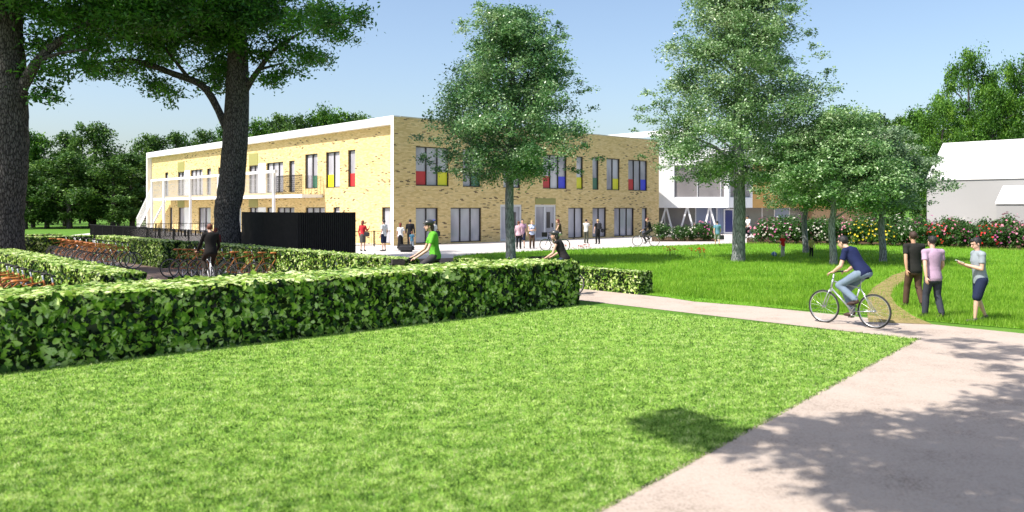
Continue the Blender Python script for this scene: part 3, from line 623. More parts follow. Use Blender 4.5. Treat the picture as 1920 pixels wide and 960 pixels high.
# left facade
for (x0, x1, y0, y1, n, pn) in [(652.5, 666, 0, 0, 1, [(0, *r_)]), (611, 637, 0, 0, 2, [(1, *y_)]), (572, 595.5, 0, 0, 2, [(0, *g_c)])]:
    holesL.append(window(FL, x0, x1, y0, y1, n, pn, zb=ZU0, zt=ZU1, panel_h=.37))
for (x0, x1, n) in [(542, 552.5, 1), (500, 531, 3), (467, 484, 2), (409, 416.5, 1), (388, 395.5, 1), (357.5, 380, 3), (333.5, 346, 2), (309.5, 315.5, 1), (430, 452, 2)]:
    holesL.append(window(FL, x0, x1, 0, 0, n, [], 'window', zb=3.62, zt=6.05 if n != 2 else 5.95))
for (x0, x1, n) in [(716, 731.5, 1), (625, 637, 1), (572.5, 609, 3), (519.5, 552, 3), (500, 515, 1), (467.5, 484, 2), (430, 452, 2), (372, 395, 2), (334.5, 346, 1), (318, 323, 1)]:
    holesL.append(window(FL, x0, x1, 0, 0, n, [], 'window', zb=.08, zt=2.45))
for k, (x0, x1) in enumerate([(485, 499), (346.6, 356.5)]):
    for (a, b) in [(3.62, 6.05), (.1, 2.45)]:
        mb = MB(); u0, u1 = sorted((FL.u(x0), FL.u(x1))); FL.box(mb, u0, u1, .002, .05, a, b); reparent(mb.build('white_door', whitem))
for (x0, x1) in [(467, 484), (333.5, 346)]:
    for (a, b) in [(5.98, 6.95), (2.48, 3.15)]:
        mb = MB(); u0, u1 = sorted((FL.u(x0), FL.u(x1))); FL.box(mb, u0, u1, .002, .03, a, b); reparent(mb.build('olive_panel', olive))
mb = MB(); u0, u1 = FR.u(1003.5), FR.u(1041.5); FR.box(mb, u0, u1, .002, .03, 2.68, 3.12); reparent(mb.build('olive_panel', olive))
mb = MB()
# one continuous brick wall: right facade with openings, recessed left facade with openings, plain ends
wall_holes(mb, FR, RLEN, 0, HB-.05, holesR, .30)
wall_holes(mb, FL, LLEN-.3, 0, HB-.5, holesL, .30)
q = [C+DR*RLEN, C+DR*RLEN+DL*LLEN, C+DL*LLEN+DR*.45]
for a, b in ((q[0], q[1]), (q[1], q[2])):
    L_ = (b-a).length; mb.face([(a.x, a.y, 0), (b.x, b.y, 0), (b.x, b.y, HB-.05), (a.x, a.y, HB-.05)], [(0, 0), (L_, 0), (L_, HB), (0, HB)])
reparent(mb.build('brick_wall', BRICK))
mb = MB(); mb.box(C+DR*(RLEN/2+.3)+DL*LLEN/2+V(0, 0, HB-.35), (RLEN-.9, LLEN-.6, .2), DR, DL); reparent(mb.build('flat_roof', concrete))
mb = MB()   # inner dark lining, so open gaps never show daylight
FR.box(mb, .6, RLEN-.3, -.31, -.36, .02, HB-.6); FL.box(mb, .3, LLEN-.4, -.31, -.36, .02, HB-.6); reparent(mb.build('inner_lining', pmat('interior_grey', (.2, .2, .21), .8)))
mb = MB()   # white frame round the left facade
FW = Fac(C, DL, -DR)
FW.box(mb, .012, .32, .0, -.5, 0, HB-.5); FW.box(mb, LLEN-.32, LLEN, 0, -.5, 0, HB-.5); FW.box(mb, .012, LLEN, 0.0, -.55, HB-.5, HB+.03)
reparent(mb.build('white_facade_frame', white))
mb = MB(); FR.box(mb, .55, RLEN, .02, -.35, HB-.05, HB+.02); reparent(mb.build('roof_edging', pmat('edging_metal', (.55, .5, .38), .4)))
# balcony
OUT = 1.7
def ub(px): return FL.u(px, OUT)
uE, uS, uM = ub(287), ub(566), ub(517)
ZD = 3.38
mb = MB(); FL.box(mb, uS, uE, .05, OUT, ZD-.22, ZD); bal = reparent(mb.build('balcony', whitem))
for px in (286.8, 309, 359, 412, 515.5):
    mb = MB(); u_ = ub(px); FL.box(mb, u_-.09, u_+.09, OUT+.003, OUT+.18, 0, 5.05); mb.build('post', whitem, bal)
mb = MB(); FL.box(mb, uM-.25, uE+.12, OUT-.03, OUT+.2, 5.05, 5.25); mb.build('top_beam', whitem, bal)
mb = MB()
for i in range(int((uE-uM)/.11)):
    u_ = uM+.1+i*.11; FL.box(mb, u_-.007, u_+.007, OUT-.03, OUT-.01, ZD, 5.05)
for z_ in (3.75, 4.2, 4.65): FL.box(mb, uM, uE, OUT-.045, OUT-.03, z_-.012, z_+.012)
mb.build('mesh_railing', pmat('grey_mesh', (.45, .45, .46), .5), bal)
mb = MB()
for i in range(int((uM-uS)/.12)+1):
    u_ = uS+i*.12; FL.box(mb, u_-.013, u_+.013, OUT-.03, OUT-.01, ZD, 4.75)
for i in range(9): FL.box(mb, uS, uM, OUT-.045, OUT-.03, 3.5+i*.15-.01, 3.5+i*.15+.01)
for i in range(14): FL.box(mb, uS-.013, uS+.013, .1+i*.12, .12+i*.12, ZD, 4.75)
FL.box(mb, uS, uM-.1, OUT-.05, OUT, 4.75, 4.8)
o_ = mb.build('mesh_railing', blackm, bal); o_['label'] = 'dark mesh railing at the near end of the balcony'
# stair at the far end
mb = MB(); n_ = 18
for i in range(n_):
    u_ = uE+.2+i*.26; z_ = ZD-(i+1)*ZD/(n_+1); FL.box(mb, u_, u_+.28, .5, OUT, z_-.05, z_)
for o0 in (.45, OUT):
    a, b = FL.P(uE+.1, o0, ZD-.15), FL.P(uE+.2+n_*.26, o0, .1); mb.beam(a, b, .06, .34)
st = reparent(mb.build('outside_stair', whitem))
mb = MB()
for i in range(44):
    u_ = uE+.15+i*.11; z_ = max(.05, ZD-(u_-uE-.15)*ZD/(n_*.26)); FL.box(mb, u_-.012, u_+.012, OUT+.04, OUT+.06, z_, z_+1.25)
a, b = FL.P(uE+.1, OUT+.05, ZD+1.2), FL.P(uE+.2+n_*.26, OUT+.05, 1.3); mb.beam(a, b, .07, .09); mb.build('stair_railing', whitem, st)

# ------------------------------------------------------------------ glass fronted white building
gb = empty('glass_fronted_building', (16, 73, 0), 0, 'white building with large upstairs windows over glass and slanting white struts', 'building')
def rp(o, root):
    o.parent = root; o.matrix_parent_inverse = Matrix.Translation(-Vector(root.location)); return o
A_ = V(12.2, 73.2, 0); B_ = V(XY(1366, 72), 72, 0); C_ = V(XY(1411, 74), 74, 0); D_ = V(XY(1640, 80), 80, 0)
def fac_ab(a, b):
    d = (b-a).normalized(); n = V(d.y, -d.x, 0); return Fac(a, d, n), (b-a).length
f1, L1 = fac_ab(A_, B_); f2, L2 = fac_ab(B_, C_); f3, L3 = fac_ab(C_, D_)
ZT = 7.75; ua, ubb = f1.u(1264), L1-.3; holes1 = [(ua, ubb, 3.35, 6.3)]; holes2 = [(.25, L2-.12, 3.35, 6.3)]
mb = MB(); wall_holes(mb, f1, L1, 2.42, ZT, holes1, .3); wall_holes(mb, f2, L2, 2.42, ZT, holes2, .3)
bk = [D_+V(0, 12, 0), A_+V(-1, 12, 0)]
mb.face([(p.x, p.y, ZT-.1) for p in (A_, B_, C_, V(C_.x, 86, 0), V(A_.x, 86, 0))]); mb.face([(p.x, p.y, 2.42) for p in (A_, B_, C_, V(C_.x, 86, 0), V(A_.x, 86, 0))])
mb.face([V(A_.x, A_.y, 2.42), V(A_.x, 86, 2.42), V(A_.x, 86, ZT), V(A_.x, A_.y, ZT)])
rp(mb.build('wall', white), gb)
gdark = pmat('tinted_glass', (.22, .205, .21), .06, spec=.6, var=.25, vscale=.4); gblue = pmat('blue_glass', (.25, .29, .42), .06, spec=.6, var=.2, vscale=.3)
for f_, hs, n in ((f1, holes1[0], 2), (f2, holes2[0], 1)):
    a, b, c, d = hs; mb = MB(); f_.box(mb, a, a+.05, -.08, -.2, c, d); f_.box(mb, b-.05, b, -.08, -.2, c, d); f_.box(mb, a+.05, b-.05, -.08, -.2, c, c+.05); f_.box(mb, a+.05, b-.05, -.08, -.2, d-.05, d)
    for k in range(1, n+1):
        if n > 1: f_.box(mb, a+(b-a)*k*.46-.025, a+(b-a)*k*.46+.025, -.1, -.18, c+.05, d-.05)
    w_ = rp(mb.build('window', wgrey), gb); mb = MB(); f_.box(mb, a+.02, b-.02, -.2, -.22, c, d); mb.build('pane', gdark, w_)
orange = pmat('ochre_cladding', (.48, .28, .09), .7, var=.08, vscale=2)
mb = MB(); f3.box(mb, .0, L3, 0, -8, 2.42, 6.6); rp(mb.build('ochre_wall', orange), gb)
brn = pmat('brown_wall', (.36, .24, .13), .8, var=.08); mb = MB(); f3.box(mb, f3.u(1527), L3, -.3, -1, 0, 2.42); rp(mb.build('brown_wall', brn), gb)
# recessed ground floor glazing with mullions
for (f_, L_, segs) in ((f1, L1, [(0, .24, gdark), (.24, .62, gdark), (.62, .8, gblue), (.8, 1, gblue)]), (f2, L2, [(0, .5, gblue), (.5, 1, gdark)]), (f3, f3.u(1527), [(0, .3, gdark), (.3, .5, gdark), (.5, .75, gblue), (.75, 1, gdark)])):
    for (a, b, m_) in segs:
        u0, u1 = a*L_, b*L_; mb = MB(); f_.box(mb, u0, u0+.05, -1.3, -1.42, .05, 2.42); f_.box(mb, u1-.05, u1, -1.3, -1.42, .05, 2.42); f_.box(mb, u0+.05, u1-.05, -1.3, -1.42, .05, .12)
        w_ = rp(mb.build('window', wgrey), gb); mb = MB(); f_.box(mb, u0+.05, u1-.05, -1.34, -1.36, .12, 2.42); mb.build('pane', m_, w_)
mb = MB(); u0 = f1.u(1357, -1.2); f1.box(mb, u0, u0+.9, -1.18, -1.28, .05, 2.3); d_ = rp(mb.build('entrance_door', wgrey), gb); mb = MB(); f1.box(mb, u0+.12, u0+.78, -1.15, -1.17, .2, 2.2); mb.build('pane', pmat('deep_blue_glass', (.05, .055, .16), .08), d_)
for (x0, x1) in [(1248.5, 1234), (1250, 1262.5), (1288, 1274), (1289.5, 1303), (1330, 1319), (1332, 1346)]:
    mb = MB(); a, b = f1.P(f1.u(x0), -.35, 2.42), f1.P(f1.u(x1), -.35, .0); mb.beam(a, b, .16, .16); rp(mb.build('strut', whitem), gb)
# open white roof frame above
s = G(1262, 600); P1 = V(XY(1262, 76), 76, 9.85)
mb = MB(); mb.beam(P1-DL*1.5-V(0, 0, .25), P1+DL*26-V(0, 0, .25), .6, .5); P2 = V(XY(1180, 79), 79, 9.35); mb.beam(P2-DR*6-V(0, 0, .2), P2+DR*9-V(0, 0, .2), .5, .4)
for p in (P1-DL*1, P1+DL*8, P1+DL*16): mb.beam(V(p.x, p.y, 7.6), V(p.x, p.y, 9.4), .25)
for p in (P2-DR*4, P2+DR*4): mb.beam(V(p.x, p.y, 7.6), V(p.x, p.y, 9.0), .25)
rp(mb.build('roof_frame', white), gb)

# ------------------------------------------------------------------ plain white house
hw = pmat('white_house_shaded_render', (.31, .305, .30), .8, var=.03, vscale=.3); hr = pmat('white_house_roof', (.62, .61, .60), .8, var=.02, vscale=.3)  # walls are the roof's white, with shade mixed into their darker colour
O = V(32.15, 62, 0); house = empty('white_house', tuple(O), 0, 'plain white house with a steep pale roof at the right edge', 'building')
def gable(root, O, d, n, L, w, ze, zr, name='wall'):
    mb = MB(); f_ = [O, O+d*L, O+d*L+n*2*w, O+n*2*w]
    for i in (0, 2): a, b = f_[i], f_[(i+1) % 4]; mb.face([V(a.x, a.y, 0), V(b.x, b.y, 0), V(b.x, b.y, ze), V(a.x, a.y, ze)])
    for (a, b) in ((f_[1], f_[2]), (f_[3], f_[0])):
        m_ = (a+b)/2; mb.face([V(a.x, a.y, 0), V(b.x, b.y, 0), V(b.x, b.y, ze), V(m_.x, m_.y, zr), V(a.x, a.y, ze)])
    rp(mb.build(name, hw), root)
    mb = MB(); r0, r1 = O+n*w, O+n*w+d*L; t = .12
    for s_, e0, e1 in ((-1, O-d*.05, O+d*(L+.05)), (1, O+n*2*w-d*.05, O+n*2*w+d*(L+.05))):
        a, b = V(e0.x, e0.y, ze)+n*s_*.08, V(e1.x, e1.y, ze)+n*s_*.08; c, d2 = V(r1.x, r1.y, zr)+d*.05, V(r0.x, r0.y, zr)-d*.05; up = V(0, 0, t)
        q = [a, b, c, d2]; mb.face([p+up for p in q]); mb.face([p+V(0, 0, .01) for p in reversed(q)])
        for i in range(4): mb.face([q[i]+V(0, 0, .01), q[(i+1) % 4]+V(0, 0, .01), q[(i+1) % 4]+up, q[i]+up])
    rp(mb.build('roof', hr), root)
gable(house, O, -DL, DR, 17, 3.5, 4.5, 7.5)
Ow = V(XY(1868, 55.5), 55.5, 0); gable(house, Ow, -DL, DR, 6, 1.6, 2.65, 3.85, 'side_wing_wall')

# ------------------------------------------------------------------ black slatted shed and fences
SHP = V(-8.3, 31, 0); SHP.x = XY(560, 31)
shed = empty('slatted_shed', tuple(SHP), 0, 'black slatted flat topped shed behind the hedge', 'shed')
fs1 = Fac(SHP, DL, -DR); fs2 = Fac(SHP, DR, -DL); sl, sw = 5.2, fs2.u(667); ZS = 2.23
mb = MB(); 
mb.box(SHP+DL*sl/2+DR*sw/2+V(0, 0, ZS/2-.02), (sl-.1, sw-.1, ZS-.06), DL, DR); rp(mb.build('shed_body', blackm), shed)
slat = pmat('black_slats', (.014, .011, .010), .85, var=.3, vscale=6); mb = MB()
for i in range(int(sl/.09)): fs1.box(mb, i*.09, i*.09+.06, -.02, .05, .05, ZS)
rp(mb.build('slatted_side', slat), shed); mb = MB()
for i in range(int(sw/.09)): fs2.box(mb, i*.09+.02, i*.09+.08, -.02, .045, .05, ZS)
rp(mb.build('slatted_side', slat), shed)
def fence(label, a, b, h, gap=.11, post=2.0, bar=.014, group='black bar fences'):
    a = Vector(a); b = Vector(b); root = empty('bar_fence', tuple(a), 0, label, 'fence', group); d = (b-a); L = d.length; d.normalize(); n = V(-d.y, d.x, 0); f_ = Fac(a, d, n)
    mb = MB(); f_.box(mb, 0, L, -.02, .02, h-.04, h); f_.box(mb, 0, L, -.02, .02, .08, .12)
    for i in range(int(L/gap)): f_.box(mb, i*gap+gap/2-bar/2, i*gap+gap/2+bar/2, -bar, bar, .12, h-.04)
    rp(mb.build('bars', blackm), root)
    for i in range(int(L/post)+1):
        mb = MB(); f_.box(mb, i*post-.03, i*post+.03, -.03, .03, 0, h+.02); rp(mb.build('post', blackm), root)
    return root
fa, fb = V(XY(452, 41), 41, 0), V(XY(118, 61), 61, 0)
fb = fa+DL*27.5
fence('long black bar fence between the hedges and the brick building', fa, fb, 1.15, .17, 2.4, .022)
fence('far black bar fence joined to the end of the long one', fb+DR*.1, fb+DR*14, 1.15, .13, 2.4, .02)
fence('short black bar fence beside the white corner post of the building', V(XY(664, 49.3), 49.3, 0), V(XY(733, 50.2), 50.2, 0), .98, .115, 1.25)

# ------------------------------------------------------------------ flowering shrubs
fgreen = leafmat('shrub_leaves', [(.012, .04, .008), (.03, .09, .015), (.06, .15, .025), (.13, .26, .05)], .45, .25, .4, patch=2)
FC = {'pink': [(.55, .16, .25), (.75, .38, .45)], 'white': [(.42, .40, .33), (.62, .60, .54)], 'red': [(.6, .03, .02), (.75, .08, .05)], 'magenta': [(.35, .05, .18), (.6, .2, .42)], 'yellow': [(.6, .42, .02), (.75, .62, .06)], 'dark': [(.03, .012, .015), (.09, .03, .03)]}
FM = {k: leafmat(k+'_blossom', v, .6, .25, .2, tint=(1, 1, 1)) for k, v in FC.items()}
def shrub_proto(col, nf, nl=2600, col2=None):
    root = empty('flowering_shrub')
    cl = [(random.uniform(-.55, .55), random.uniform(-.5, .5), random.uniform(.25, 1.15), random.uniform(.3, .5)) for _ in range(16)]
    P, A, B = grow(cl, .11, nl/16/.16, .5, .9, 10, .3); m = P[:, 2] > .0; link_mesh('foliage', quads_mesh('foliage', P[m], A[m], B[m], [fgreen]), root)
    d = unit(rng.normal(size=(nf, 3))*np.array([1, 1, .8])+np.array([0, 0, .25])); q = d*np.array([.85, .8, .78])*rng.uniform(.72, 1.08, (nf, 1))+np.array([0, 0, .72]); q = q[q[:, 2] > .12]
    Ps, As, Bs = [], [], []
    for p in q:
        k = 5; s = random.uniform(.05, .085); nn = unit(p-np.array([0, 0, .5])); t = unit(np.cross(nn, [.3, .2, 1])); b = np.cross(nn, t)
        for j in range(k):
            a = 2*PI*j/k; dd = t*math.cos(a)+b*math.sin(a); e_ = np.cross(nn, dd)
            Ps.append(p); As.append((dd+nn*.35)*s); Bs.append(e_*s*.42)
    link_mesh('blossoms', quads_mesh('blossoms', np.array(Ps), np.array(As), np.array(Bs), [FM[col]]), root)
    return root
SP = {c: shrub_proto(c, n) for c, n in [('pink', 60), ('white', 55), ('red', 50), ('magenta', 55), ('yellow', 75), ('dark', 22)]}
SU = set()
def put_shrub(c, x, y, s, label, group):
    o = SP[c] if c not in SU else copy_tree(SP[c]); SU.add(c)
    o.location = (x, y, 0); o.scale = (s*random.uniform(.95, 1.15), s, s*random.uniform(.85, 1.1)); o.rotation_euler.z = random.uniform(0, 6.28)
    tag(o, label, 'shrub', group)
NM = {'pink': 'pink blossoming shrub', 'white': 'white blossoming shrub', 'red': 'green shrub with red flowers', 'magenta': 'magenta blossoming shrub', 'yellow': 'yellow flowering shrub', 'dark': 'dark leaved shrub'}
cnt = {}
def lab(c, where):
    cnt[(c, where)] = cnt.get((c, where), 0)+1; return f'{ordn[cnt[(c, where)]-1]} {NM[c]} from the left {where}'
for (px, c, s) in [(1243, 'white', .95), (1266, 'white', .8), (1284, 'dark', .85), (1300, 'white', .85), (1318, 'pink', 1.12), (1332, 'magenta', .95)]:
    y = 3600/(452-390)+random.uniform(-.3, .5); put_shrub(c, XY(px, y), y, s, lab(c, 'in the bed before the glass building'), 'flowering shrubs before the glass building')
seq = ['pink', 'white', 'magenta', 'white', 'dark', 'white', 'white', 'dark', 'pink', 'yellow', 'white', 'yellow', 'dark', 'white', 'magenta', 'dark', 'red', 'pink', 'dark', 'magenta', 'dark', 'red', 'magenta', 'dark', 'pink', 'magenta', 'dark']
for i, c in enumerate(seq):
    px = 1428+i*20.5; base = 457+(px-1415)*.0232; y = 3600/(base-390-1.5)+random.uniform(0, .8)
    put_shrub(c, XY(px, y), y, random.uniform(1.0, 1.15)+(.12 if px < 1560 else 0), lab(c, 'in the long bed'), 'flowering shrubs in the long bed')
for i, c in enumerate(['dark', 'white', 'dark', 'pink', 'white', 'dark', 'white', 'magenta', 'dark', 'white', 'dark', 'pink', 'dark']):
    px = 1450+i*40; base = 449+(px-1415)*.022; y = 3600/(base-390); put_shrub(c, XY(px, y), y, 1.32, lab(c, 'in the back row of the long bed'), 'tall shrubs in the back row of the long bed')
# poppies
pm = pmat('poppy_petal', (.75, .05, .02), .5); ps = pmat('poppy_stem', (.06, .16, .03), .6)
def poppy():
    r = empty('poppy'); mb = MB(); mb.tube([(0, 0, 0), (.01, 0, .2), (.03, .01, .36)], .006, 5); mb.build('stem', ps, r)
    mb = MB()
    for j in range(5):
        a = j*1.257; c_, s_ = math.cos(a), math.sin(a); t_ = V(c_, s_, 0); n_2 = V(-s_, c_, 0); p = V(.03, .01, .35)
        mb.face([p, p+t_*.035+n_2*.03+V(0, 0, .03), p+t_*.06+V(0, 0, .055), p+t_*.035-n_2*.03+V(0, 0, .03)])
    mb.build('petals', pm, r); return r
pp = poppy(); first = True
for (cx, cy, sx, sy, n, lb) in [(1084, 474, 26, 3.2, 20, 'red poppy in the grass patch behind the cyclist in black'), (1262, 481, 24, 4, 16, 'red poppy in the sunny grass left of the tall tree'), (1310, 483, 24, 4, 18, 'red poppy in the grass close to the tall tree trunk')]:
    for _ in range(n):
        p = G(cx+random.gauss(0, .5)*sx, cy+random.uniform(-1, 1)*sy); o = pp if first else copy_tree(pp); first = False
        o.location = p; o.rotation_euler.z = random.uniform(0, 6); s_ = random.uniform(.8, 1.2); o.scale = (s_, s_, s_); tag(o, lb, 'poppy', lb.replace('red poppy', 'red poppies'))
# ------------------------------------------------------------------ bicycles
org = pmat('orange_paint', (.42, .14, .025), .45); silver = pmat('silver_paint', (.45, .46, .48), .3, metal=.6); rub = pmat('tyre_rubber', (.02, .02, .02), .8); chrome = pmat('spoke_metal', (.55, .55, .56), .3, metal=.8)
def bicycle(fm, forkm, sadm, step=False, basket=None):
    r = empty('bicycle'); R = .335
    BB, ST, HT, HBt, RA, FA = V(0, -.08, .29), V(0, -.24, .80), V(0, .33, .90), V(0, .37, .72), V(0, -.52, R), V(0, .53, R)
    mb = MB(); T = lambda a, b, w_=.018: mb.tube([a, b], w_*.85, 8)
    T(BB, ST, .019); T(BB, HBt, .021); T(HT, HBt, .024)
    if step: T(V(0, -.14, .48), HBt+V(0, -.02, .04))
    else: T(ST-V(0, 0, .04), HT-V(0, -.01, .04))
    for s_ in (-1, 1): T(BB+V(s_*.03, 0, 0), RA+V(s_*.055, 0, 0), .010); T(ST-V(0, 0, .04), RA+V(s_*.055, 0, 0), .009)
    T(ST, ST+V(0, -.03, .14), .014); mb.build('frame', fm, r, True)
    mb = MB()
    for s_ in (-1, 1): mb.tube([HBt+V(s_*.03, 0, -.02), HBt+V(s_*.055, .05, -.12), FA+V(s_*.055, 0, 0)], [.014, .013, .009], 8)
    mb.tube([HBt, HT+V(0, -.02, .1)], .016, 8); mb.build('fork', forkm, r, True)
    for c in (RA, FA):
        mb = MB(); mb.ring((0, 0, 0), R-.035, .011, seg=36)
        for k in range(16):
            a = k*PI/8+.1; mb.tube([(.018*(-1)**k, 0, 0), (0, (R-.035)*math.cos(a), (R-.035)*math.sin(a))], .0018, 4, cap=False)
        mb.tube([(-.05, 0, 0), (.05, 0, 0)], .02, 8); w_ = mb.build('wheel', chrome, r, True); w_.location = c
        mb = MB(); mb.ring((0, 0, 0), R-.017, .019, seg=40, sec=8); mb.build('tyre', rub, w_, True)
    mb = MB(); hb = HT+V(0, -.02, .12)
    mb.tube([hb+V(-.29, -.09, .03), hb+V(-.2, -.02, .03), hb+V(-.08, .05, .01), hb+V(.08, .05, .01), hb+V(.2, -.02, .03), hb+V(.29, -.09, .03)], .013, 8)
    h_ = mb.build('handlebar', blackm, r, True); mb = MB()
    for s_ in (-1, 1): mb = MB(); mb.tube([hb+V(s_*.2, -.02, .03), hb+V(s_*.30, -.10, .03)], .019, 8); mb.build('grip', rub, h_, True)
    mb = MB(); mb.ell(ST+V(0, -.09, .17), (.075, .09, .03)); mb.ell(ST+V(0, .03, .17), (.03, .12, .022)); mb.build('saddle', sadm, r, True)
    mb = MB(); mb.ring(BB+V(.045, 0, 0), .085, .008, seg=24); mb.tube([BB+V(-.07, 0, 0), BB+V(.07, 0, 0)], .02, 8)
    mb.tube([BB+V(.07, 0, 0), BB+V(.08, .1, -.13)], .010, 6); mb.tube([BB+V(-.07, 0, 0), BB+V(-.08, -.1, .13)], .010, 6)
    ck = mb.build('crankset', chrome, r, True)
    for s_, y_, z_ in ((1, .1, -.13), (-1, -.1, .13)): mb = MB(); mb.box(BB+V(s_*.13, y_, z_), (.09, .085, .02)); mb.build('pedal', rub, ck)
    if basket:
        mb = MB(); c = V(0, .58, .92); w2, d2, h2 = .19, .14, .12
        mb.box(c+V(0, 0, -h2), (.38, .28, .02)); mb.box(c+V(-w2, 0, 0), (.015, .28, .24)); mb.box(c+V(w2, 0, 0), (.015, .28, .24)); mb.box(c+V(0, -d2, 0), (.37, .015, .24)); mb.box(c+V(0, d2, 0), (.37, .015, .24)); mb.build('basket', basket, r)
    return r
def heading(hx, hy): return math.atan2(-hx, hy)
park = bicycle(org, silver, org); PF = [True]
mb = MB(); mb.tube([V(.03, -.1, .27), V(.16, -.14, .02)], .009, 6); mb.build('kickstand', chrome, park)
def put_bike(p, hd, label, group, lean=.0):
    o = park if PF[0] else copy_tree(park); PF[0] = False
    o.location = p; o.rotation_euler = (0, lean, hd); tag(o, label, 'bicycle', group)
hdR = heading(DR.x, DR.y)
st_ = V(-15.1, 31.4, 0); 
for i in range(22):
    p = st_-V(0, 0, 0)+DL*(i*.62)+DR*(-.35+random.uniform(-.14, .14)); put_bike(p, hdR+random.uniform(-.13, .13), f'{ordn[i]} orange bicycle from the near end of the long parked row', 'bicycles in the long parked row', random.uniform(-.03, .08))
stx = V(-11.4, 27.9, 0)
for i in range(5): put_bike(stx+V(.36*i, -.12*i, 0), hdR+random.uniform(-.05, .05), f'{ordn[i]} orange bicycle from the left in the rack left of the man in black', 'bicycles in the rack behind the man in black', .05)
stx = V(-8.85, 26.2, 0)
for i, dx in enumerate((0, .5, 1.0, 1.45, 2.45)): put_bike(stx+V(dx, -.32*dx, 0), hdR+random.uniform(-.06, .06), f'{ordn[i]} orange bicycle from the left in the rack right of the man in black', 'bicycles in the rack right of the man in black', .05)
stx = V(-10.05, 16.5, 0)
for i, tt_ in enumerate((-.8, 0, 1.1, 1.9, 2.4, 3.0, 3.6)): put_bike(stx+DL*tt_, hdR+random.uniform(-.06, .06), f'{ordn[i]} orange bicycle from the near end of the row between the two left hedges', 'bicycles between the left hedges', .05)
def ridden(p, hd, label, fm, fk, sad, step=False, basket=None, s=1):
    b = bicycle(fm, fk, sad, step, basket); b.location = p; b.rotation_euler = (0, 0, hd); b.scale = (s, s, s); return tag(b, label, 'bicycle', 'bicycles being ridden')

# ------------------------------------------------------------------ people
SKIN = {'a': pmat('skin_light', (.60, .36, .26), .5), 'b': pmat('skin_tan', (.48, .27, .17), .5)}
HAIR = {'brown': pmat('hair_brown', (.045, .02, .012), .6, bump=.6, bscale=90), 'black': pmat('hair_black', (.012, .010, .010), .5, bump=.6, bscale=90), 'red': pmat('hair_red', (.16, .025, .012), .6, bump=.6, bscale=90), 'blond': pmat('hair_blond', (.5, .34, .15), .6, bump=.6, bscale=90), 'white': pmat('hair_white', (.7, .68, .64), .6), 'auburn': pmat('hair_auburn', (.13, .035, .015), .6)}
def cloth(name, c): return pmat('cloth_'+name, c, .85, spec=.2, var=.12, vscale=7, bump=.35, bscale=9)
def cone(mb, a, b, r0, r1, seg=12):
    a, b = Vector(a), Vector(b); mb.tube([a, a.lerp(b, .5), b], [r0, (r0+r1)/2, r1], seg); mb.ell(a, (r0,)*3, seg, 8); mb.ell(b, (r1,)*3, seg, 8)
def remesh(mb, voxel, smooth=2):
    me = mb.mesh('tmp'); o = bpy.data.objects.new('tmp', me); COL.objects.link(o)
    m = o.modifiers.new('r', 'REMESH'); m.mode = 'VOXEL'; m.voxel_size = voxel; m.use_smooth_shade = True
    s = o.modifiers.new('s', 'SMOOTH'); s.factor = .5; s.iterations = smooth
    dg = bpy.context.evaluated_depsgraph_get(); dg.update(); n = bpy.data.meshes.new_from_object(o.evaluated_get(dg))
    bpy.data.objects.remove(o, do_unlink=True); bpy.data.meshes.remove(me); n.materials.clear(); return n
def put(me, name, m, parent): me.name = name; me.materials.append(m); return link_mesh(name, me, parent)
def hand(mb, w, d, palm_n, curl=.5, k=1.0, side=1):
    """w wrist, d direction of the hand, palm_n the way the palm faces: a palm, four unequal bent fingers, a thumb off the side"""
    d = d.normalized(); palm_n = (palm_n-d*palm_n.dot(d)).normalized(); x = d.cross(palm_n).normalized()
    R = Matrix((x, d, palm_n)).transposed(); c = w+d*.055*k; mb.ell(c, (.040*k, .052*k, .017*k), 12, 8, R)
    cone(mb, w, w+d*.03*k, .024*k, .024*k, 10)
    for j, (off, L_) in enumerate([(-.030, .066), (-.010, .075), (.010, .070), (.029, .055)]):
        a = w+d*(.095*k-abs(off)*.25)+x*off*k
        q = a; dirv = d.copy(); r_ = .0092*k
        for s_ in range(3):
            dirv = (dirv*math.cos(curl*(.6+.5*s_))+palm_n*math.sin(curl*(.6+.5*s_))).normalized() if s_ else (d*math.cos(curl*.5)+palm_n*math.sin(curl*.5))
            e_ = q+dirv*L_*k*(.42, .33, .25)[s_]; cone(mb, q, e_, r_, r_*.9, 8); q = e_; r_ *= .9
    tx = x*(-side); a = w+d*.03*k+tx*.03*k; b = a+(d*.6+tx*.75+palm_n*.25).normalized()*.035*k; c = b+(d*.85+tx*.2+palm_n*.5).normalized()*.032*k
    cone(mb, a, b, .012*k, .0105*k, 8); cone(mb, b, c, .0105*k, .009*k, 8)
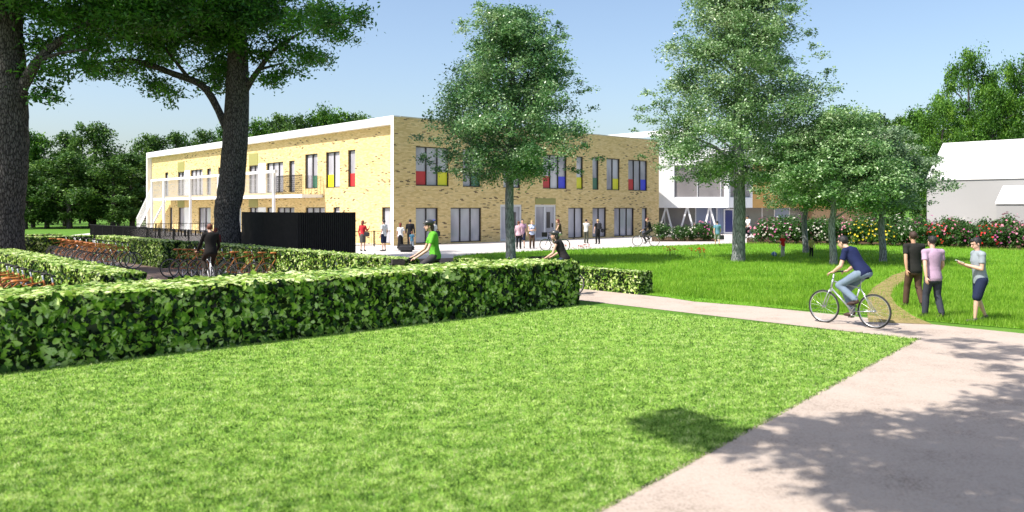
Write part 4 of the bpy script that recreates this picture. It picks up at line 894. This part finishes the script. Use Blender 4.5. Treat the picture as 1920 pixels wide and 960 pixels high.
def person(label, loc, hd, J, h=1.75, fem=False, skin='a', hair='brown', longhair=False, top=('white', (.7, .7, .7)), sleeve='short', bottom=('navy', (.02, .025, .05)), bkind='trousers', shoes=(.02, .018, .015), bare=False, vox=.014, helmet=None, cap=None, hx=None, group=None, hands=.5, dress=False, child=False, name='person'):
    root = empty(name, loc, hd, label, 'person', group); s = h/1.75; root.scale = (s, s, s); W_ = .9 if fem else 1.0
    hs = 1.18 if child else 1.0
    Hc, Nk, Hd = J['hip'], J['neck'], J['head']; sp = (Nk-Hc).normalized(); fw = J.get('fwd', V(0, 1, 0)); rt = V(1, 0, 0); fwd = rt.cross(sp)*-1
    if fwd.dot(V(0, 1, 0)) < 0 and abs(fwd.y) > .1: fwd = -fwd
    R = Matrix((rt, fwd, sp)).transposed(); TL = (Nk-Hc).length
    at = lambda f, o=0: Hc+sp*TL*f+fwd*o
    def torso(mb, g):   # g inflation in metres
        wf = .90 if fem else 1.0
        mb.loft([(at(f, o), rx*(wf if .1 < f else (1.04 if fem else 1))+g, ry+g) for f, rx, ry, o in ((-.19, .155, .110, 0), (-.08, .165, .120, -.005), (.05, .160, .115, 0), (.2, .146, .106, .005), (.35, .142*(.94 if fem else 1), .104, .01), (.5, .155, .110, .012), (.65, .168, .114, .008), (.78, .172, .106, 0), (.88, .15, .092, -.005), (.96, .095, .07, -.005), (1.02, .055, .05, 0))], rt, fwd)
        if fem:
            for sx in (-1, 1): mb.ell(at(.66, .085)+rt*sx*.07, (.065+g, .055+g, .065+g), 10, 8, R)
        for sx, k in ((-1, 'L'), (1, 'R')): cone(mb, at(.90), J['sh'+k], .06*W_+g, .056*W_+g)
    def leg(mb, k, g, f1=1.0, flare=0):
        hp = Hc+V((-1 if k == 'L' else 1)*.088, 0, -.03); kn, an = J['kn'+k], J['an'+k]
        if f1 <= .5: cone(mb, hp, hp.lerp(kn, f1*2), .088+g, .088-(.088-.058)*f1*2+g+flare, 14)
        else:
            cone(mb, hp, kn, .088+g, .058+g, 14); t = (f1-.5)*2; e_ = kn.lerp(an, t); mb.tube([kn, kn.lerp(e_, .35), e_], [.058+g, .056+g, .036*t+.058*(1-t)+g+flare], 14)
            mb.ell(e_, ((.036*t+.058*(1-t)+g+flare),)*2+(.03,), 12, 6)
    body = MB()
    torso(body, -.012); cone(body, at(.88), Hd-V(0, 0, .03)+fw*-.012, .052*W_, .050*W_)
    hf = J.get('face', V(0, 1, 0)).normalized(); hr_ = hf.cross(V(0, 0, 1)).normalized(); hu = hr_.cross(hf).normalized(); RH = Matrix((hr_, hf, hu)).transposed()
    hc_ = Hd
    def hp_(x, y, z): return hc_+RH @ V(x*hs, y*hs, z*hs)
    body.ell(hp_(0, -.012, .035), (.074*hs, .092*hs, .085*hs), 18, 12, RH); body.ell(hp_(0, .022, -.03), (.058*hs, .066*hs, .082*hs), 16, 10, RH); body.ell(hp_(0, .055, -.085), (.028*hs, .03*hs, .025*hs), 10, 6, RH)
    cone(body, hp_(0, .086, .015), hp_(0, .108, -.022), .010*hs, .015*hs, 8)     # nose
    body.ell(hp_(0, .085, -.055), (.026*hs, .010*hs, .010*hs), 10, 6, RH)           # lips
    body.ell(hp_(0, .080, .042), (.05*hs, .014*hs, .010*hs), 10, 6, RH)            # brow
    for sx in (-1, 1): body.ell(hp_(sx*.076, -.01, -.005), (.012*hs, .02*hs, .033*hs), 8, 6, RH)
    for k, sx in (('L', -1), ('R', 1)):
        sh, el, wr = J['sh'+k], J['el'+k], J['wr'+k]; aw = .88 if fem else 1
        cone(body, sh, el, .050*aw, .038*aw); cone(body, el, el.lerp(wr, .35), .038*aw, .040*aw); cone(body, el.lerp(wr, .35), wr, .040*aw, .025*aw)
        hdv = J.get('hd'+k, (wr-el)).normalized(); pn = J.get('pn'+k, V(-sx, .2, 0)); hand(body, wr, hdv, pn, hands, 1.0, sx)
        leg(body, k, -.008)
        an = J['an'+k]; fd = J.get('ft'+k, V(0, 1, -.05)).normalized()
        body.ell(an+fd*.07+V(0, 0, -.045), (.036, .11, .032), 12, 8, Matrix((V(1, 0, 0), fd, V(1, 0, 0).cross(fd))).transposed())
    put(remesh(body, vox*.62, 1), 'body', SKIN[skin], root)
    # eyes, mouth
    for sx in (-1, 1):
        mb = MB(); mb.ell(hp_(sx*.030, .079, .018), (.013*hs, .009*hs, .008*hs), 10, 6, RH); mb.build('eye', pmat('eye_dark', (.03, .02, .015), .2), root, True)
    mb = MB(); mb.ell(hp_(0, .091, -.055), (.022*hs, .006*hs, .005*hs), 10, 6, RH); mb.build('mouth', pmat('lip_colour', (.42, .12, .10), .5), root, True)
    # top
    mb = MB(); torso(mb, .016)
    fs = {'short': .62, 'long': 1.0, 'none': 0}[sleeve]
    for k in 'LR':
        sh, el, wr = J['sh'+k], J['el'+k], J['wr'+k]; aw = .88 if fem else 1
        if sleeve == 'short': mb.tube([sh, sh.lerp(el, fs)], [.062*aw, .062*aw], 14); mb.ell(sh, (.062*aw,)*3)
        elif sleeve == 'long': cone(mb, sh, el, .062*aw, .050*aw); mb.tube([el, el.lerp(wr, .5), el.lerp(wr, .95)], [.050*aw, .046*aw, .036*aw], 14)
    if dress: mb.tube([at(.1), at(-.1), at(-.25)+V(0, .02, -.2), at(-.25)+V(0, .04, -.38)], [.15, .175, .20, .22], 20)
    put(remesh(mb, vox, 6), 'dress' if dress else 'shirt', cloth(*top), root)
    if not dress:
        mb = MB(); hw_ = 1.04 if fem else 1; mb.loft([(at(-.28), .12*hw_, .10), (at(-.2), .165*hw_, .122), (at(-.08), .176*hw_, .131), (at(.08), .168*hw_, .122)], rt, fwd)
        if bkind in ('trousers', 'shorts'):
            fl = .97 if bkind == 'trousers' else .46
            for k in 'LR': leg(mb, k, .014 if bkind == 'trousers' else .022, fl, .012)
        else:
            L_ = {'skirt': .42, 'long_skirt': .80}[bkind]; mb.tube([at(.12), at(-.05), at(-.05)+V(0, 0, -L_*.5), at(-.05)+V(0, 0, -L_)], [.13, .165, .175, .17 if bkind == 'skirt' else .24], 22)
        put(remesh(mb, vox, 6), bkind, cloth(*bottom), root)
    for k in 'LR':
        if bare: break
        an = J['an'+k]; fd = J.get('ft'+k, V(0, 1, -.05)).normalized(); mb = MB(); RF = Matrix((V(1, 0, 0), fd, V(1, 0, 0).cross(fd))).transposed()
        mb.ell(an+fd*.075+V(0, 0, -.042), (.044, .135, .040), 14, 8, RF); mb.ell(an+fd*-.01+V(0, 0, -.02), (.042, .05, .052), 12, 8, RF); put(remesh(mb, .011, 2), 'shoe', pmat('shoe_%02d%02d' % (int(shoes[0]*99), int(shoes[2]*99)), shoes, .5), root)
    mb = MB(); mb.ell(hp_(0, -.028, .048), (.083*hs, .094*hs, .092*hs), 18, 12, RH); mb.ell(hp_(0, .045, .098), (.062*hs, .045*hs, .032*hs), 14, 8, RH)
    for sx in (-1, 1): mb.ell(hp_(sx*.066, -.02, .03), (.018*hs, .05*hs, .05*hs), 8, 6, RH)
    if longhair:
        mb.ell(hp_(0, -.075, -.03), (.078*hs, .05*hs, .12*hs), 14, 10, RH); mb.ell(hp_(0, -.085, -.13), (.062*hs, .035*hs, .10*hs), 14, 10, RH)
    ho = put(remesh(mb, .010, 2), 'hair', HAIR[hair], root)
    if helmet:
        mb = MB(); mb.ell(hp_(0, -.012, .085), (.100*hs, .128*hs, .080*hs), 18, 12, RH); mb.ell(hp_(0, .10, .075), (.06*hs, .045*hs, .014*hs), 12, 6, RH); put(remesh(mb, .011, 2), 'helmet', pmat('helmet_'+helmet[0], helmet[1], .3, coat=.4), root)
        mb = MB(); mb.tube([hp_(-.085, .0, .05), hp_(-.075, .03, -.06), hp_(0, .05, -.12), hp_(.075, .03, -.06), hp_(.085, 0, .05)], .006, 6); mb.build('helmet_strap', blackm, root)
    if cap:
        mb = MB(); mb.ell(hp_(0, -.012, .08), (.092*hs, .108*hs, .068*hs), 18, 12, RH); mb.ell(hp_(0, .12, .065), (.06*hs, .06*hs, .010*hs), 12, 6, RH); put(remesh(mb, .010, 2), 'cap', pmat('cap_'+cap[0], cap[1], .7), root)
    return root
def pose_stand(lean=0, step=.0, fem=False, arms='down', stag=.06):
    sw = .165 if fem else .19
    J = dict(hip=V(0, 0, .93), neck=V(0, lean, 1.47), head=V(0, lean+.03, 1.615), shL=V(-sw, lean-.01, 1.405), shR=V(sw, lean-.01, 1.405))
    J.update(knL=V(-.10, .03+step*.55, .50), anL=V(-.11, step, .085), knR=V(.10, .03-step*.15, .50), anR=V(.11, -step, .085 if step < .1 else .12))
    if step > .1: J['ftR'] = V(0, 1, -.45); J['hip'] = V(0, 0, .905); 
    J.update(elL=V(-sw-.06, lean-.03, 1.12), wrL=V(-sw-.07, lean+.06, .87), elR=V(sw+.06, lean-.03, 1.12), wrR=V(sw+.07, lean+.06, .87))
    if step > .1: J['wrL'] = V(-sw-.05, lean-.14, .89); J['elL'] = V(-sw-.05, lean-.10, 1.13); J['wrR'] = V(sw+.05, lean+.20, .93); J['elR'] = V(sw+.05, lean+.02, 1.12)
    if arms == 'fold':
        for k, sx in (('L', -1), ('R', 1)): J['el'+k] = V(sx*(sw+.06), .06, 1.12); J['wr'+k] = V(sx*.02, .24, 1.14+sx*.02); J['hd'+k] = V(-sx, .1, 0); J['pn'+k] = V(0, -1, 0)
    if arms == 'camera':
        for k, sx in (('L', -1), ('R', 1)): J['el'+k] = V(sx*(sw+.05), .16, 1.25); J['wr'+k] = V(sx*.07, .24, 1.53); J['hd'+k] = V(-sx*.3, .1, 1); J['pn'+k] = V(-sx, 0, 0)
    if arms == 'phone':
        J['elL'] = V(-sw-.02, .06, 1.11); J['wrL'] = V(-.07, .32, 1.19); J['elR'] = V(sw+.02, .06, 1.11); J['wrR'] = V(.07, .32, 1.19)
        for k, sx in (('L', -1), ('R', 1)): J['hd'+k] = V(-sx*.25, .9, .25); J['pn'+k] = V(-sx*.5, -.1, .85)
    if arms == 'onehip': J['elR'] = V(sw+.13, -.02, 1.16); J['wrR'] = V(.17, .10, 1.03); J['hdR'] = V(-1, .3, -.2); J['pnR'] = V(-.2, -1, 0)
    if arms == 'oneup': J['elR'] = V(sw+.08, .05, 1.16); J['wrR'] = V(sw+.12, .24, 1.30); J['hdR'] = V(.1, .3, 1)
    return J
def pose_ride(lean=.35, up=0):
    """hands on the grips at (.26,.2,1.06), pedals at z .16 and .42, saddle top at .98"""
    hz = 1.02+up; J = dict(hip=V(0, -.30, hz+.06))
    n = J['hip']+V(0, math.sin(lean)*.54, math.cos(lean)*.54); J['neck'] = n; J['head'] = n+V(0, .085, .125)
    for k, sx in (('L', -1), ('R', 1)):
        sh = J['hip']+V(0, math.sin(lean)*.475, math.cos(lean)*.475)+V(sx*.175, 0, 0); J['sh'+k] = sh
        wr = V(sx*.275, .17, 1.07); m = (sh+wr)/2; J['el'+k] = m+V(sx*.05, -.06, -.085); J['wr'+k] = wr; J['hd'+k] = V(-sx*.05, .75, -.25); J['pn'+k] = V(0, -.35, -1)
    J['anR'] = V(.12, -.02, .265); J['knR'] = V(.11, .13, .66); J['anL'] = V(-.12, -.22, .53); J['knL'] = V(-.12, .14, .80)
    J['ftR'] = V(0, 1, -.15); J['ftL'] = V(0, 1, -.25); return J
def bag(name, label, loc, size, m, rz=0, handle=True, strap=False, group=None):
    r = empty(name, loc, rz, label, 'bag', group); mb = MB(); x, y, z = size
    me = bpy.data.meshes.new(name); bm = bmesh.new(); bmesh.ops.create_cube(bm, size=1, matrix=Matrix.Translation((0, 0, z/2)) @ Matrix.Diagonal((x, y, z, 1)))
    bmesh.ops.bevel(bm, geom=bm.edges[:], offset=min(size)*.28, segments=3, affect='EDGES'); bm.to_mesh(me); bm.free(); me.materials.append(m); link_mesh('bag_body', me, r)
    if handle: mb.tube(bez((-x*.22, 0, z-.01), (0, 0, z+.22), (x*.22, 0, z-.01), 9), .010, 6); mb.build('handle', m, r, True)
    if strap: mb = MB(); mb.tube(bez((-x*.3, -y*.3, z*.9), (-x*.2, -y*1.6, z*.6), (-x*.3, -y*.3, .05), 9), .014, 6); mb.tube(bez((x*.3, -y*.3, z*.9), (x*.2, -y*1.6, z*.6), (x*.3, -y*.3, .05), 9), .014, 6); mb.build('strap', m, r, True)
    return r
def gpt(px, y, z=0): return V(XY(px, y), y, z)
def yfeet(py): return 3600/(py-HY)
blk = ('black', (.012, .012, .013)); navy = ('navy', (.02, .027, .065)); jean = ('jeans', (.17, .22, .30)); wht = ('white', (.72, .72, .72))
bk_bag = pmat('black_bag_fabric', (.02, .02, .025), .7, bump=.4)
# ---- prominent right group
fw_, rw_ = G(1545, 605), G(1640, 616.5); c = (fw_+rw_)/2; hdc = heading(*(fw_-rw_).to_2d())
ridden(c, hdc, 'silver bicycle under the man in the navy shirt on the sandy path', silver, silver, blackm, s=1.03)
J = pose_ride(.62, .02); J['face'] = V(0, 1, -.35); J['head'] = J['neck']+V(0, .11, .10)
J['hip'] += V(0, 0, .0)
person('man in navy t-shirt and pale jeans riding a bicycle on the sandy path', c, hdc, J, 1.80, hair='black', top=('navy_shirt', (.012, .018, .065)), bottom=jean, shoes=(.05, .025, .02), vox=.012, group='cyclists')
y = yfeet(578); J = pose_stand(.02, .16); J['face'] = V(.1, 1, 0)
person('man in black t-shirt and brown trousers walking away across the grass', gpt(1714, y), heading(-.05, 1), J, 1.84, skin='b', hair='brown', top=('black_shirt', (.02, .02, .018)), bottom=('brown_trousers', (.085, .05, .035)), vox=.012, shoes=(.04, .03, .02), group='walking men')
y = yfeet(598); J = pose_stand(.02, .12)
person('man in mauve shirt and black jeans walking away at the path edge', gpt(1750, y), heading(-.12, 1), J, 1.80, skin='a', hair='black', top=('mauve', (.42, .29, .40)), bottom=('charcoal_jeans', (.04, .045, .06)), vox=.012, group='walking men')
y = yfeet(604); p_ = gpt(1838, y); J = pose_stand(.05, .15, arms='phone'); J['face'] = V(-.05, 1, -.4); hdg = heading(-1, .12)
person('man in grey polo shirt and navy shorts looking down at his phone', p_, hdg, J, 1.78, skin='a', hair='black', top=('grey_polo', (.26, .30, .33)), bottom=('navy_shorts', (.015, .022, .055)), bkind='shorts', vox=.012, shoes=(.06, .05, .04), group='walking men')
ph = empty('smartphone', p_+Matrix.Rotation(hdg, 3, 'Z') @ V(0, .40, 1.255)*1.017, hdg, 'pale smartphone held by the man in the grey polo shirt', 'phone'); mb = MB(); mb.box((0, 0, 0), (.08, .155, .009), V(1, 0, 0), V(0, .9, .3).normalized(), V(0, -.3, .9).normalized()); mb.build('phone_body', pmat('phone_white', (.75, .75, .75), .3), ph); mb = MB(); mb.box(V(0, -.0016, .0055), (.07, .135, .002), V(1, 0, 0), V(0, .9, .3).normalized(), V(0, -.3, .9).normalized()); mb.build('screen', pmat('phone_screen', (.02, .02, .025), .08), ph)
# ---- cyclists behind the near hedge
yy = 20.3; c = gpt(792, yy); hdc = heading(-DR.x*.9-.3, -DR.y*.35)
ridden(c, hdc, 'bicycle with dark front basket under the cyclist in the green shirt', blackm, blackm, blackm, basket=pmat('dark_basket', (.035, .028, .025), .8, bump=.8), s=1.06)
J = pose_ride(.12, .04); J['face'] = V(0, 1, -.05)
person('cyclist in bright green t-shirt and black helmet behind the hedge', c, hdc, J, 1.90, fem=True, hair='brown', longhair=True, top=('green', (.12, .42, .035)), bottom=('dark_grey', (.05, .045, .05)), vox=.012, helmet=('black', (.035, .035, .035)), group='cyclists')
yy = 22.1; c = gpt(1040, yy); hdc = heading(-.95, .35)
ridden(c, hdc, 'bicycle with black front basket under the cyclist in the black tank top', blackm, silver, blackm, basket=blackm)
J = pose_ride(.42, -.02)
person('cyclist in black tank top and black helmet riding past the hedge end', c, hdc, J, 1.70, fem=True, skin='a', hair='black', longhair=True, top=('black_top', (.02, .018, .018)), sleeve='none', bottom=navy, vox=.012, helmet=('black', (.035, .035, .035)), group='cyclists')
yy = 24.2; c = gpt(391, yy); hdc = heading(-.55, .84)
ridden(c, hdc, 'white bicycle under the man in the black suit in the cycle park', pmat('white_paint', (.75, .75, .75), .3), whitem, blackm)
J = pose_ride(.12, .0)
person('man in black suit cycling away through the cycle park', c, hdc, J, 1.80, hair='auburn', top=('black_suit', (.012, .011, .010)), sleeve='long', bottom=('black_suit_trousers', (.02, .014, .010)), vox=.013, group='cyclists')
person('person with dark red hair half hidden between the man in black and the big trunk', gpt(404, 31.5), heading(.2, 1), pose_stand(), 1.62, fem=True, hair='red', longhair=True, top=('dark_red', (.12, .02, .02)), sleeve='long', bottom=blk, group='people on the plaza')
# ---- plaza people
P_ = 'people on the plaza'
def pz(label, px, head, feet, hdx, hdy, J, **k):
    y = yfeet(feet); h = (feet-head)*y/F; return person(label, gpt(px, y), heading(hdx, hdy), J, max(h, .5), group=k.pop('group', P_), **k), y, h
pz('woman in red jacket and grey skirt standing by the black bar fence', 680, 413, 471, .25, 1, pose_stand(fem=True, arms='oneup'), fem=True, hair='red', longhair=True, top=('red_jacket', (.50, .03, .04)), sleeve='long', bottom=('grey_skirt', (.08, .075, .07)), bkind='skirt')
bag('handbag', 'dark handbag carried by the woman in the red jacket', gpt(687.5, 44.2, .82), (.30, .14, .26), bk_bag)
pz('man in white polo shirt and navy shorts beside the white corner post', 720, 412, 471, -.9, .5, pose_stand(), hair='black', top=wht, bottom=('navy_shorts', (.018, .03, .08)), bkind='shorts', bare=False)
pz('red haired woman in white blouse and long black skirt', 751, 418, 469, .1, 1, pose_stand(fem=True, arms='onehip'), fem=True, hair='red', longhair=True, top=wht, bottom=blk, bkind='long_skirt')
pz('man in black coat standing with his back to the viewer', 769, 411, 465, 0, 1, pose_stand(), hair='black', skin='b', top=('black_coat', (.012, .012, .016)), sleeve='long', bottom=blk)
pz('small child in blue t-shirt in front of the man in black coat', 772.5, 434, 469, .3, 1, pose_stand(), hair='auburn', top=('teal', (.05, .14, .22)), bottom=('pale_jeans', (.25, .30, .36)), child=True)
bag('travel_bag', 'large black travel bag on the ground beside the child', gpt(762, 43.6), (.85, .40, .42), bk_bag)
pz('man in white shirt and blue cap behind the green shirted cyclist', 814, 412, 471, -.9, .4, pose_stand(), hair='blond', cap=('blue', (.03, .05, .28)), top=wht, bottom=('grey_trousers', (.14, .15, .15)))
bag('shoulder_bag', 'black shoulder bag on the man with the blue cap', gpt(820.5, 44.1, .82), (.28, .16, .32), bk_bag)
pz('person in pink blouse and black trousers beside the garden tree trunk', 972.5, 414.5, 467, .2, 1, pose_stand(fem=True), fem=True, hair='auburn', top=('pink', (.55, .36, .42)), sleeve='long', bottom=blk)
pz('person in mauve t-shirt and navy shorts facing the viewer', 979.5, 411, 465, .1, -1, pose_stand(), hair='black', top=('mauve2', (.40, .24, .34)), bottom=('navy_shorts', (.018, .03, .08)), bkind='shorts')
pz('woman in white and blue tank top with folded arms', 997.5, 413, 466, .2, -1, pose_stand(fem=True, arms='fold'), fem=True, hair='blond', longhair=True, top=('pale_blue_top', (.45, .52, .75)), sleeve='none', bottom=('brown_trousers', (.085, .05, .035)))
c = gpt(1040.5, yfeet(470.5)); hdc = heading(-1, .1)
ridden(c, hdc, 'thin wheeled bicycle under the woman in the patterned dress', blackm, blackm, blackm, True, blackm); J = pose_ride(.1)
person('woman in brown patterned dress cycling across the plaza', c, hdc, J, 1.66, fem=True, hair='red', longhair=True, top=('brown_dress', (.12, .07, .06)), sleeve='none', bottom=('pale_skirt', (.55, .48, .52)), bkind='shorts', group='cyclists')
pz('man in pale grey shirt and olive trousers holding a camera to his eye', 1099, 411, 456.5, .7, 1, pose_stand(arms='camera'), hair='black', top=('pale_grey', (.52, .52, .50)), bottom=('olive_trousers', (.06, .065, .05)))
bag('camera_bag', 'small dark camera held by the man in the pale grey shirt', gpt(1101, yfeet(456.5)+.26, 1.50), (.12, .08, .08), bk_bag, handle=False)
pz('blond man in black clothes with a black backpack', 1121, 411, 458, -.3, 1, pose_stand(fem=False, arms='oneup'), hair='blond', top=blk, bottom=blk)
q = gpt(1122, yfeet(458)); bag('backpack', 'black backpack on the back of the blond man', q+V(.05, -.17, 1.0), (.30, .16, .42), bk_bag, heading(-.3, 1), strap=True)
bag('shoulder_bag', 'round black shoulder bag at the hip of the blond man', q+V(.26, -.05, .78), (.22, .16, .26), bk_bag)
c = gpt(1211, 50.2); hdc = heading(-1, .15)
ridden(c, hdc, 'dark bicycle near the right end of the brick wall', blackm, silver, blackm)
person('cyclist in black jacket and auburn hair by the right end of the brick wall', c, hdc, pose_ride(.25), 1.68, hair='auburn', top=('black_jacket', (.015, .014, .015)), sleeve='long', bottom=('dark_grey', (.05, .045, .05)), group='cyclists')
pz('man in blue shirt and grey shorts walking away with a black briefcase', 1345, 414, 461, .05, 1, pose_stand(0, .15), hair='black', top=('steel_blue', (.13, .27, .36)), bottom=('grey_shorts', (.28, .28, .28)), bkind='shorts')
bag('briefcase', 'black briefcase in the hand of the man in blue', gpt(1352.5, yfeet(460), .36), (.36, .10, .30), bk_bag)
c = gpt(1398, 56.5); ridden(c, heading(-.9, -.3), 'bicycle half hidden behind the trunk of the tall garden tree', blackm, silver, blackm)
person('cyclist in white shirt and black cap half hidden behind the tall tree trunk', c, heading(-.9, -.3), pose_ride(.15), 1.74, hair='black', cap=('black', (.02, .02, .03)), top=wht, bottom=blk, skin='b', group='cyclists')
person('white haired person beyond the pink flowering shrubs', gpt(1458, 63), heading(-1, 0), pose_stand(), 1.72, hair='white', top=('dark_shirt', (.05, .05, .06)), bottom=blk, group=P_)
pz('blond child in red t-shirt playing on the garden lawn', 1468, 440, 482, -.5, 1, pose_stand(.03), hair='blond', top=('red_shirt', (.55, .02, .02)), bottom=('pale_trousers', (.45, .42, .40)), child=True, group='children on the lawn', shoes=(.6, .6, .6))
ty = empty('toy_ball', gpt(1451.5, yfeet(482)), 0, 'blue and white ball in the grass beside the child in red', 'ball'); mb = MB(); mb.ell((0, 0, .13), (.13,)*3, 20, 12)
bo = mb.build('ball', pmat('ball_blue', (.05, .12, .3), .4), ty, True); mb = MB(); mb.ring((0, 0, .13), .122, .02, seg=24); mb.build('ball_band', pmat('ball_white', (.75, .75, .75), .4), ty, True)
pz('dark haired child in yellow and black clothes beside the garden tree trunk', 1521, 444, 483, .2, -1, pose_stand(.02), hair='brown', top=('yellow_grey', (.42, .40, .12)), bottom=blk, child=True, group='children on the lawn')
